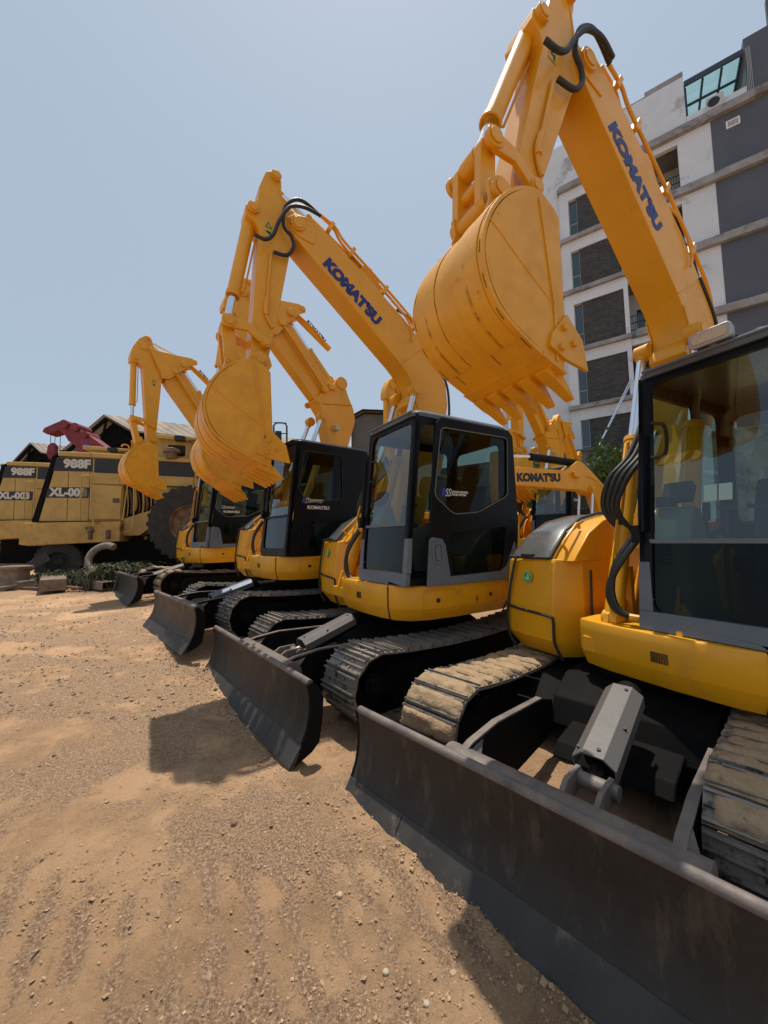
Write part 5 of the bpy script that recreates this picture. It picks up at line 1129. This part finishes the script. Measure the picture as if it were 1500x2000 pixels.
# ------------------------------------------------------------------ office building
def building():
    root = empty('apartment_building', (11.7, 24, 1.2), (0, 0, D_(-35.2)), 'five storey building of white walls, dark grey panels and brick infill, rising behind the machines', 'building')
    Z0 = 1.2; X = lambda v: Vector((v.x, v.y, v.z - Z0))
    LV = [24.55, 20.97, 17.43, 13.55, 9.87, 6.3, 2.7]
    W1 = mat('white_render', (.66, .69, .72), .85, vcol=(.58, .605, .635), vscale=.5, bump=.15, bscale=12, col3=(.36, .37, .38), s3=.35, t3=.58)
    W2 = mat('dark_grey_render', (.085, .095, .12), .85, vcol=(.11, .12, .145), vscale=.8, bump=.1)
    CO = mat('concrete_ledge', (.34, .33, .33), .9, vcol=(.22, .21, .205), vscale=1.5, bump=.3, bscale=10, col3=(.15, .14, .13), s3=.8, t3=.55)
    # dark brick infill
    BR = bpy.data.materials.new('dark_brick'); BR.use_nodes = True; n = BR.node_tree; p = n.nodes['Principled BSDF']; p.inputs['Roughness'].default_value = .9
    tc = n.nodes.new('ShaderNodeTexCoord'); mp = n.nodes.new('ShaderNodeMapping'); mp.inputs['Rotation'].default_value = (pi / 2, 0, 0); bt = n.nodes.new('ShaderNodeTexBrick')
    bt.inputs['Color1'].default_value = (.075, .073, .073, 1); bt.inputs['Color2'].default_value = (.15, .142, .138, 1); bt.inputs['Mortar'].default_value = (.028, .027, .027, 1)
    bt.inputs['Scale'].default_value = 4.2; bt.inputs['Mortar Size'].default_value = .03; bt.inputs['Row Height'].default_value = .22; bt.inputs['Brick Width'].default_value = .9
    nz = n.nodes.new('ShaderNodeTexNoise'); nz.inputs['Scale'].default_value = 3; nz.inputs['Detail'].default_value = 8
    mx = n.nodes.new('ShaderNodeMix'); mx.data_type = 'RGBA'; mx.blend_type = 'MULTIPLY'; mx.inputs[0].default_value = .5
    n.links.new(tc.outputs['Object'], mp.inputs[0]); n.links.new(mp.outputs[0], bt.inputs[0]); n.links.new(tc.outputs['Object'], nz.inputs[0])
    n.links.new(bt.outputs[0], mx.inputs[6]); n.links.new(nz.outputs[0], mx.inputs[7]); n.links.new(mx.outputs[2], p.inputs['Base Color'])
    bm_ = n.nodes.new('ShaderNodeBump'); bm_.inputs['Strength'].default_value = .8; bm_.inputs['Distance'].default_value = .03; n.links.new(bt.outputs[1], bm_.inputs['Height']); bm_.invert = True; n.links.new(bm_.outputs[0], p.inputs['Normal'])
    XL, XR, D = -3.9, 22.0, 14.0
    def wall(x0, x1, z0, z1, m=W1, y0=0, y1=.25, nm='wall'):
        g = G(X); g.box(x0, x1, y0, y1, z0, z1); return g.obj(nm, m, root, smooth=False)
    # solid left part and the returns
    wall(XL, .5, Z0, 27.62); wall(.5, 7.2, 24.57, 27.62); g = G(X); g.box(XL, XL + .25, .26, D, Z0, 27.6); g.obj('wall', W1, root)
    g = G(X); g.box(XL, 7.2, D, D + .25, Z0, 27.6); g.box(7.2, XR, D, D + .25, Z0, 25.3); g.box(XR, XR + .25, .26, D, Z0, 29.0); g.obj('wall', W1, root)
    g = G(X); g.box(XL + .26, 7.2, .26, D, 26.6, 26.8); g.box(7.0, 7.2, .26, D, 24.6, 27.5); g.obj('roof', W1, root)
    wall(5.4, 7.2, 27.63, 27.95, CO, .0, .3, 'parapet'); wall(4.2, 7.0, 27.63, 27.75, CO, .05, .3, 'parapet')
    # floors
    for i, z in enumerate(LV):
        g = G(X); g.box(4.2 if i else .5, XR, -.28, -.003, z - .42, z); l = g.obj('floor_ledge', CO, root, bevel=.01)
        g = G(X); g.box(XL + .3, XR - .1, .27, D - .1, z - .36, z - .08); g.obj('floor_slab', CO, root)
        if i == 0: continue
        zt, zb = LV[i - 1] - .42 - .55, z
    for i in range(len(LV) - 1):
        zt, zb = LV[i] - .42, LV[i + 1]
        # balcony bay right of the brick
        open_top = zt
        wall(6.72, 8.18, zb, zt); wall(8.185, XR, zb, zt, W2, -.02)
        if i: pass
        wall(3.90, 6.715, zt - .38, zt, W1, .0, .25, 'lintel')
        bw = G(X); bw.box(3.75, 6.9, 2.2, 2.4, zb, zt); bw.obj('balcony_back_wall', W1 if i % 2 == 0 else W2, root)
        w_ = G(X); w_.box(4.3, 5.2, 2.12, 2.19, zb + .1, zb + 2.3); w_.box(5.5, 6.3, 2.12, 2.19, zb + .9, zb + 2.2); w_.obj('balcony_door', GLB, root)
        rl = G(X)
        for zz_ in (zb + .12, zb + .55, zb + .98): rl.box(3.92, 6.70, .02, .06, zz_ - .02, zz_ + .02)
        for k in range(24): xx = 3.95 + k * .119; rl.box(xx - .011, xx + .011, .028, .052, zb + .1, zb + .98)
        rl.obj('balcony_railing', BKD, root, smooth=False)
        ac = G(X); ac.box(5.75, 6.45, .7, 1.0, zb + .1, zb + .65); a_ = ac.obj('balcony_air_conditioner', ALU, root, bevel=.02)
        if i >= 0 and i < 6:
            # brick bay with its ledge, window strip and sill
            top = zt + .32 if i == 0 else zt + .1
            bt_ = LV[i + 1]
            wl = .5
            lz = (24.3 if i == 0 else LV[i] - .18)
            g = G(X); g.box(.42, 3.98, -.42, -.003, lz - .26, lz); g.obj('floor_ledge', CO, root, bevel=.012)
            wall(.50, 3.93, lz - .95, lz - .262, W1, -.2, .25, 'lintel')
            wall(.50, 1.02, bt_ - .18, lz - .952, W1, -.2, .25, 'pier'); wall(3.70, 3.93, bt_ - .18, lz - .952, W1, -.2, .25, 'pier')
            wall(1.50, 3.69, bt_ - .18, lz - .952, BR, -.12, .25, 'brick_infill')
            g = G(X); g.box(1.03, 1.49, .0, .03, bt_ - .17, lz - .955); gw = g.obj('window', GLB, root, smooth=False)
            g = G(X)
            for q in (1.025, 1.47): g.box(q, q + .03, -.03, -.001, bt_ - .17, lz - .96)
            for q in (bt_ - .17, bt_ + .75, lz - 1.0): g.box(1.056, 1.469, -.03, -.001, q, q + .035)
            g.obj('window_frame', ALU, gw)
    # roof terrace: glass pergola and dark stair block
    wall(9.72, XR, 24.57, 27.78, W2, -.02, .25); g = G(X); g.box(9.72, 10.0, .26, 6, 24.6, 27.75); g.obj('wall', W2, root)
    wall(10.7, XR, 27.79, 29.3, W2, 0, .25)
    wall(7.21, 9.71, 24.57, 25.12, W1, .0, .2, 'parapet')
    fr = G(X)
    for xx in (7.25, 8.06, 8.87, 9.66): fr.box(xx - .05, xx + .05, .25, 4.5, 27.03, 27.13)
    for yy in (.2, 1.6, 3.0, 4.45): fr.box(7.2, 9.71, yy - .05, yy + .05, 27.14, 27.24)
    for yy in (.25, 4.4): fr.box(7.22, 7.32, yy - .05, yy + .05, 24.6, 27.02)
    fr.box(7.22, 9.7, -.02, .08, 26.98, 27.28)
    pg = fr.obj('pergola_frame', mat('pergola_steel', (.03, .045, .07), .5), root)
    gp = G(X); gp.box(7.25, 9.68, .1, 4.5, 27.26, 27.275); gp.obj('pergola_glass', glass('green_roof_glass', (.80, .93, .88), .05), root, smooth=False)
    g = G(X); g.box(8.06, 8.78, -.22, .12, 24.62, 25.35); a = g.obj('air_conditioner', mat('ac_white', (.5, .48, .44), .6), root, bevel=.02)
    g = G(X); g.cyl((8.35, -.225, 24.98), (8.35, -.235, 24.98), .26, 24); g.obj('fan_grille', BKD, a)
    g = G(X)
    for k in range(4): g.tube([(9.78 + .05 * k, -.04, 27.2), (9.80 + .05 * k, -.05, 26.2), (9.76 + .06 * k, -.05, 25.2), (9.75 + .07 * k, -.04, 24.6)], .015, 5)
    g.obj('hanging_wire', ALU, root)
    g = G(X); g.frame([(8.78, 23.22), (9.34, 23.22), (9.34, 23.64), (8.78, 23.64)], [(8.84, 23.28), (9.28, 23.28), (9.28, 23.58), (8.84, 23.58)], lambda u, v, w: (u, -.06 + w, v), .04)
    for k in range(9): g.box(8.85 + k * .05, 8.87 + k * .05, -.05, -.025, 23.28, 23.58)
    g.obj('wall_vent', WHT, root, smooth=False)
    g = G(X)
    for x0 in (-1.8, .8 + 1.5): g.box(x0, x0 + .012, -.004, .0, 10.0 if x0 < 0 else 24.6, 27.5)
    g.box(XL, .45, -.004, 0, 12.4, 12.41); g.obj('render_joint', CO, root, smooth=False)
    return root
GLB = mat('window_blue_glass', (.03, .055, .065), .08, spec=.8)
building()
# diagonal stay poles
po = empty('stay_pole', (11.2, 19.2, gz(11.2, 19.2)), (0, 0, 0), 'pair of thin shiny poles slanting from the wall up to a balcony', 'pole')
zz = -gz(11.2, 19.2)
for dx in (0, .12):
    g = G(); g.cyl((.35 + dx * .1, .9, 6.2 + zz), (2.5 + dx, 1.0, 10.1 + zz), .035, 10); g.obj('rod', CHR, po)
# yard wall with plants
yw = G(); e = Vector((.817, -.577, 0)); nn = Vector((-.577, -.817, 0)); b0 = Vector((11.7, 24, 0)) + nn * 3.0
for (a, c, m_) in ((-14, 14, 0),):
    A = b0 + e * a; Bq = b0 + e * c
    yw.obox((A + Bq) / 2 + Vector((0, 0, 3.65)), (Bq - A) / 2, nn * .12, (0, 0, 2.55)); 
    yw.obox((A + Bq) / 2 + Vector((0, 0, 6.26)), (Bq - A) / 2, nn * .18, (0, 0, .06))
WLM = mat('mossy_concrete', (.20, .195, .18), .95, vcol=(.09, .10, .07), vscale=1.2, bump=.5, bscale=9, col3=(.05, .06, .03), s3=.8, t3=.52)
tag(yw.obj('yard_wall', WLM), 'mossy grey concrete wall along the foot of the building', 'wall')

# ------------------------------------------------------------------ plants
LEAF = mat('leaf_green', (.055, .115, .022), .6, vcol=(.10, .16, .035), vscale=3); LEAF2 = mat('leaf_dark', (.03, .07, .015), .6, vcol=(.06, .10, .02), vscale=3); BARK = mat('bark', (.10, .07, .045), .9, bump=.5)
def shrub(pos, h, r, nl, label, m=LEAF, cat='shrub', ls=.12, seed=1):
    rn = random.Random(seed); root = empty(cat.replace(' ', '_'), pos, (0, 0, 0), label, cat)
    st = G(); fo = G(); tips = []
    for k in range(7):
        a = rn.uniform(0, 6.28); q = [(0, 0, 0)]; x = y = 0
        for j in range(1, 5): x += cos(a) * r * .22 * rn.uniform(.5, 1.3); y += sin(a) * r * .22 * rn.uniform(.5, 1.3); q.append((x, y, h * j / 4.4 * rn.uniform(.85, 1.1)))
        st.tube(q, .03 * h / 2, 6, taper=lambda t: 1 - .75 * t); tips += q[1:]
    for k in range(nl):
        c = Vector(rn.choice(tips)) + Vector((rn.gauss(0, r * .28), rn.gauss(0, r * .28), rn.gauss(0, h * .10)))
        d = Vector((rn.uniform(-1, 1), rn.uniform(-1, 1), rn.uniform(-.6, .8))).normalized(); s_ = d.cross(Vector((rn.random(), rn.random(), rn.random()))).normalized(); L = ls * rn.uniform(.6, 1.4)
        fo.add([c, c + d * L * .5 + s_ * L * .22, c + d * L, c + d * L * .5 - s_ * L * .22], [[0, 1, 2, 3]])
    st.obj('stem', BARK, root); fo.obj('foliage', m, root, smooth=False)
    return root
shrub((11.2, 18.8, 1.2), 4.6, .6, 1300, 'leafy green shrub growing up in front of the concrete wall, beside the poles', LEAF, 'shrub', .28, 3)
shrub((4.6, 14.2, .9), 2.0, .7, 900, 'dark green bush seen between the cab and the small boom', LEAF2, 'bush', .18, 4)
shrub((7.2, 19.5, 1.2), 3.8, 1.6, 2200, 'pale green bush low along the concrete wall, seen through the nearest cab', LEAF, 'bush', .25, 8)
shrub((13.6, 17.2, 1.0), 4.0, 1.8, 2200, 'wide green bush by the wall at the right, behind the nearest cab glass', LEAF, 'bush', .25, 9)
shrub((-16.2, 16.4, 1.2), 3.6, .6, 900, 'green leaves poking up between the two loaders', LEAF, 'bush', .2, 5)
wd = G(); rn = random.Random(11)
for k in range(1500):
    x = rn.gauss(-7.25, .5); y = 10.3 + rn.gauss(0, .3); 
    if k % 7 == 0: x = rn.gauss(-8.9, .4); y = rn.uniform(10.2, 10.9)
    z0 = gz(x, y); a = rn.uniform(0, 6.28); L = rn.uniform(.15, .62) * (1.5 if abs(x + 7.2) < .5 else 1); w0 = rn.uniform(.008, .02); d = Vector((cos(a), sin(a), 0)); s_ = Vector((-d.y, d.x, 0)) * w0
    p0 = Vector((x, y, z0)); p1 = p0 + d * L * .3 + Vector((0, 0, L * .7)); p2 = p0 + d * L * .75 + Vector((0, 0, L * .75 * rn.uniform(.6, 1)))
    wd.add([p0 - s_, p0 + s_, p1 + s_, p1 - s_, p2], [[0, 1, 2, 3], [3, 2, 4]])
o = tag(wd.obj('weeds', mat('weed_green', (.028, .045, .016), .8, vcol=(.11, .09, .045), vscale=6), smooth=False), 'dark green weeds growing round the scrap under the loader', 'weeds'); o['kind'] = 'stuff'

# ------------------------------------------------------------------ ground
def axis(lo, hi, fine, core0, core1, growth=1.16):
    a = []; x = core0
    while x < core1: a.append(x); x += fine
    a.append(core1); s_ = fine; x = core1
    while x < hi: s_ *= growth; x += s_; a.append(min(x, hi))
    s_ = fine; x = core0; b = []
    while x > lo: s_ *= growth; x -= s_; b.append(max(x, lo))
    return b[::-1] + a
def bump_h(x, y):
    f = lambda s_, o: noise.noise(Vector((x * s_, y * s_, o)))
    h = .045 * f(.5, 1) + .03 * f(1.3, 2) + .022 * f(3.2, 3) + .014 * f(8, 4) + .010 * f(15, 5) * (.6 + f(1.7, 6))
    r = abs(f(5.5, 7)); h += .012 * max(0, .25 - r) * max(0, f(1.1, 9))
    # grouser prints of a track across the foreground
    ty = 1.86 + .10 * sin(x * .8) ; m_ = math.exp(-((y - ty) / .26) ** 4) * (1 if x < .6 else 0)
    if m_ > .01: h += m_ * ((.06) * (abs(((x + y * .5) % .19) / .19 - .5) * 2 - .5) * (.55 + f(2.3, 12)) - .004)
    for ty2, am in ((4.35, .03), (5.1, .022), (3.3, .015)):
        yy = y + x * .12 - ty2 - .08 * f(.9, 15); h += am * (math.exp(-(yy / .09) ** 2) - .5 * math.exp(-((yy - .16) / .1) ** 2)) * (1 if x < -.9 else 0) * (.6 + f(1.6, 16))
    return h
xs = axis(-260, 260, .042, -3.6, 2.2); ys = axis(-60, 520, .042, .5, 4.6)
crumb = []
def crumb_f(x, y):
    f = lambda s_, o: noise.noise(Vector((x * s_, y * s_, o)))
    c = .5 + .9 * f(1.1, 21) + .6 * f(3.1, 22) + .5 * f(9, 23) + .35 * f(21, 24)
    ty = 1.86 + .10 * sin(x * .8); m_ = math.exp(-((y - ty) / .30) ** 4) * (1 if x < .6 else 0)
    if m_ > .02:
        g_ = abs((((x + y * .5) + .02 * f(5, 25)) % .19) / .19 - .5) * 2
        c = c * (1 - m_) + m_ * ((1.05 - 1.2 * g_) + .5 * f(9, 23) + .5 * f(2, 26))
    for ty2 in (4.35, 5.1, 3.3):
        yy = y + x * .12 - ty2 - .08 * f(.9, 15); c += .8 * math.exp(-((yy + .05) / .12) ** 2) * (1 if x < -.9 else 0)
    return max(0, min(1, c))
gm = G(); nx, ny = len(xs), len(ys)
for y in ys:
    for x in xs:
        d_ = math.hypot(x, y); k = 1 if d_ < 14 else max(0, 1 - (d_ - 14) / 30)
        z = gz(x, y) + (bump_h(x, y) * k if k > 0 else 0)
        bank = .55 * math.exp(-((x + 19) / 4.5) ** 2 - ((y - 21) / 4) ** 2) * (1 + .6 * noise.noise(Vector((x, y, 1))))
        gm.v.append(Vector((x, y, z + bank))); crumb.append(crumb_f(x, y) if d_ < 40 else .45)
gm.f = [[j * nx + i, j * nx + i + 1, (j + 1) * nx + i + 1, (j + 1) * nx + i] for j in range(ny - 1) for i in range(nx - 1)]
GM = bpy.data.materials.new('dirt_yard'); GM.use_nodes = True; n = GM.node_tree; p = n.nodes['Principled BSDF']; p.inputs['Roughness'].default_value = .95; p.inputs['Specular IOR Level'].default_value = .15
tc = n.nodes.new('ShaderNodeTexCoord')
def noi(s_, det=8, r_=.65, dist=0):
    q = n.nodes.new('ShaderNodeTexNoise'); q.inputs['Scale'].default_value = s_; q.inputs['Detail'].default_value = det; q.inputs['Roughness'].default_value = r_; q.inputs['Distortion'].default_value = dist; n.links.new(tc.outputs['Object'], q.inputs[0]); return q
def ramp(src, st):
    r = n.nodes.new('ShaderNodeValToRGB'); cr_ = r.color_ramp
    while len(cr_.elements) < len(st): cr_.elements.new(.5)
    for e_, (pp, c) in zip(cr_.elements, st): e_.position = pp; e_.color = (*c, 1)
    n.links.new(src, r.inputs[0]); return r
def mixc(f, a, b, mode='MIX'):
    m_ = n.nodes.new('ShaderNodeMix'); m_.data_type = 'RGBA'; m_.blend_type = mode
    if isinstance(f, float): m_.inputs[0].default_value = f
    else: n.links.new(f, m_.inputs[0])
    n.links.new(a, m_.inputs[6]); n.links.new(b, m_.inputs[7]); return m_.outputs[2]
a1 = ramp(noi(.9, 9).outputs[0], [(.32, (.53, .31, .17)), (.50, (.67, .41, .235)), (.68, (.76, .505, .31))])
a2 = ramp(noi(14, 10, .75).outputs[0], [(.3, (.34, .19, .10)), (.42, (.61, .365, .20)), (.7, (.56, .39, .235))])
c1 = mixc(.5, a1.outputs[0], a2.outputs[0])
vo = n.nodes.new('ShaderNodeTexVoronoi'); vo.inputs['Scale'].default_value = 62
wn = noi(9, 6, .7); wm = n.nodes.new('ShaderNodeVectorMath'); wm.operation = 'MULTIPLY_ADD'; wm.inputs[1].default_value = (.35, .35, .35)
n.links.new(wn.outputs[1], wm.inputs[0]); n.links.new(tc.outputs['Object'], wm.inputs[2]); n.links.new(wm.outputs[0], vo.inputs[0])
vr = ramp(vo.outputs['Distance'], [(.0, (.62, .45, .29)), (.35, (.50, .32, .185)), (.6, (.30, .18, .10))])
mk = ramp(noi(2.1, 6).outputs[0], [(.44, (0, 0, 0)), (.60, (.75, .75, .75))])
c2 = mixc(mk.outputs[0], c1, vr.outputs[0])
dk = ramp(noi(5, 12, .8, 1).outputs[0], [(.57, (0, 0, 0)), (.66, (.55, .55, .55))]); rgb = n.nodes.new('ShaderNodeRGB'); rgb.outputs[0].default_value = (.20, .12, .07, 1)
c3 = mixc(dk.outputs[0], c2, rgb.outputs[0])
an = n.nodes.new('ShaderNodeAttribute'); an.attribute_name = 'crumb'
fine = noi(55, 8, .8); ad = n.nodes.new('ShaderNodeMath'); ad.operation = 'MULTIPLY_ADD'; ad.inputs[1].default_value = 1.6; n.links.new(fine.outputs[0], ad.inputs[0]); sb = n.nodes.new('ShaderNodeMath'); sb.operation = 'SUBTRACT'; sb.inputs[1].default_value = .8; n.links.new(an.outputs['Fac'], sb.inputs[0]); n.links.new(sb.outputs[0], ad.inputs[2])
cr2 = ramp(ad.outputs[0], [(.36, (0, 0, 0)), (.66, (1, 1, 1))])
deb = ramp(noi(70, 10, .85).outputs[0], [(.36, (.15, .082, .046)), (.5, (.40, .25, .15)), (.62, (.78, .57, .38))])
c4 = mixc(cr2.outputs[0], c3, deb.outputs[0])
n.links.new(c4, p.inputs['Base Color'])
b1 = n.nodes.new('ShaderNodeBump'); b1.inputs['Strength'].default_value = 1.0; b1.inputs['Distance'].default_value = .035; n.links.new(noi(24, 12, .8).outputs[0], b1.inputs['Height'])
b2 = n.nodes.new('ShaderNodeBump'); b2.inputs['Strength'].default_value = .35; b2.inputs['Distance'].default_value = .012; b2.invert = True; n.links.new(vo.outputs['Distance'], b2.inputs['Height']); n.links.new(b1.outputs[0], b2.inputs['Normal']); n.links.new(b2.outputs[0], p.inputs['Normal'])
gr_ = struct(gm.obj('ground', GM, ang=80)); at_ = gr_.data.attributes.new('crumb', 'FLOAT', 'POINT'); at_.data.foreach_set('value', crumb)
def hgt(x, y): return gz(x, y) + bump_h(x, y)
# loose gravel, clods and leaf litter
def scatter(name, label, m_, N, fn, sz, flat=.6, seed=1, leaf=False):
    rn = random.Random(seed); g = G()
    for k in range(N):
        x, y = fn(rn)
        if y < .55: continue
        s_ = sz[0] * (sz[1] / sz[0]) ** (rn.random() ** 2.2); z = hgt(x, y); a = rn.uniform(0, 6.28)
        if leaf:
            d = Vector((cos(a), sin(a), rn.uniform(-.2, .5))); t = Vector((-sin(a), cos(a), rn.uniform(-.3, .3))) * rn.uniform(.25, .5); c = Vector((x, y, z + .004))
            g.add([c, c + (d * .5 + t) * s_, c + d * s_ + Vector((0, 0, .3 * s_)), c + (d * .5 - t) * s_ + Vector((0, 0, .15 * s_))], [[0, 1, 2, 3]])
        else:
            P = []
            for (i, j, l) in ((1, 0, 0), (0, 1, 0), (-1, 0, 0), (0, -1, 0), (.6, .6, .7), (-.6, .5, .75), (.1, -.7, .8), (0, 0, -.7)):
                q = rn.uniform(.7, 1.2) * s_ / 2; P.append((x + q * (i * cos(a) - j * sin(a)), y + q * (i * sin(a) + j * cos(a)), z + q * l * flat + s_ * .12))
            g.add(P, [[0, 4, 3], [3, 4, 6], [4, 5, 6], [0, 1, 4], [1, 5, 4], [1, 2, 5], [2, 6, 5], [2, 3, 6], [0, 3, 7], [3, 2, 7], [2, 1, 7], [1, 0, 7]])
    o = tag(g.obj(name, m_, smooth=False), label, name.replace('_', ' ')); o['kind'] = 'stuff'; return o
def near(rn): y = .6 + 4.6 * rn.random() ** 1.5; return rn.uniform(-1.15, 1.1) * y * 1.0 + rn.uniform(-.3, .3), y
def far(rn): y = 3.5 + 7.5 * rn.random(); return -y * rn.uniform(.1, 1.1), y
def clump(rn):
    c = rn.choice([(-.6, 2.15), (-.15, 2.0), (.1, 1.55), (-1.1, 2.6), (-1.5, 3.0), (-.2, 3.2), (.35, 1.25), (.6, 1.9), (-.9, 4.0), (-2.2, 4.4), (-1.4, 1.9), (-.3, 1.35)]); return rn.gauss(c[0], .22), rn.gauss(c[1], .13)
scatter('gravel', 'small pale stones scattered over the dirt yard', mat('pebble_pale', (.50, .34, .19), .9, vcol=(.38, .25, .14), vscale=30), 6500, near, (.004, .019), .6, 1)
scatter('gravel', 'brown clods and grit gathered in patches on the dirt', mat('pebble_brown', (.42, .27, .155), .95, vcol=(.26, .155, .085), vscale=30), 7000, clump, (.004, .022), .55, 2)
scatter('gravel', 'loose stones on the farther dirt left of the blades', mat('pebble_far', (.40, .29, .18), .95, vcol=(.22, .14, .09), vscale=20), 3500, far, (.014, .055), .5, 3)
scatter('leaf_litter', 'dry brown leaves and flakes lying on the dirt', mat('dry_leaf', (.28, .17, .09), .9, vcol=(.45, .33, .20), vscale=15), 1500, near, (.008, .036), 1, 4, True)
scatter('leaf_litter', 'pale flakes and bits of straw on the far dirt', mat('dry_straw', (.42, .34, .23), .9), 1500, far, (.012, .06), 1, 5, True)
def along(pts, w_):
    def fn(rn):
        a, b = rn.choice(pts); t = rn.random(); return a[0] + (b[0] - a[0]) * t + rn.gauss(0, w_), a[1] + (b[1] - a[1]) * t + rn.gauss(0, w_)
    return fn
hx = lambda P, H_, x, y: (P[0] + cos(H_) * x - sin(H_) * y, P[1] + sin(H_) * x + cos(H_) * y)
ln_ = []
for P, H_ in (((2.284, 3.33), D_(223.04)), ((.355, 5.311), D_(219.06)), ((-1.555, 7.262), D_(222.3))):
    ln_ += [(hx(P, H_, 2.46, -1.3), hx(P, H_, 2.46, 1.3)), (hx(P, H_, 1.9, -1.2), hx(P, H_, 1.9, -.7)), (hx(P, H_, 2.0, -.6), hx(P, H_, 1.9, .7))]
scatter('soil_crumbs', 'loose soil crumbs lying along the feet of the blades', mat('soil_crumb', (.47, .30, .17), .95, vcol=(.33, .205, .115), vscale=22), 4200, along(ln_, .055), (.006, .034), .7, 9)
for x, y, s_, lb, m_ in ((-.03, 1.62, .024, 'pale angular stone in the foreground among the track prints', 'a'), (-.25, 1.95, .028, 'pale stone above the track prints, left of the middle', 'a'), (-.92, 2.35, .035, 'brown stone below the left end of the bucket shadow', 'b'), (.28, 3.05, .05, 'round pink-brown stone beside the blade corner of the middle excavator', 'c'), (.12, 1.52, .022, 'whitish flat stone right of the leaf in the foreground', 'a')):
    g = G(); rn = random.Random(int(x * 100)); bm = bmesh.new(); bmesh.ops.create_icosphere(bm, subdivisions=2, radius=s_ / 2)
    for v in bm.verts: v.co = v.co * (1 + .35 * noise.noise(v.co * 40 + Vector((x, y, 0)))); v.co.z *= .7
    me = bpy.data.meshes.new('stone'); bm.to_mesh(me); bm.free(); me.materials.append({'a': mat('stone_pale', (.46, .36, .25), .9, bump=.4), 'b': mat('stone_dark', (.20, .13, .08), .9), 'c': mat('stone_pink', (.40, .24, .16), .9)}[m_])
    o = bpy.data.objects.new('stone', me); S.collection.objects.link(o); o.location = (x, y, hgt(x, y) + s_ * .2); tag(o, lb, 'stone', 'stones lying on the dirt')
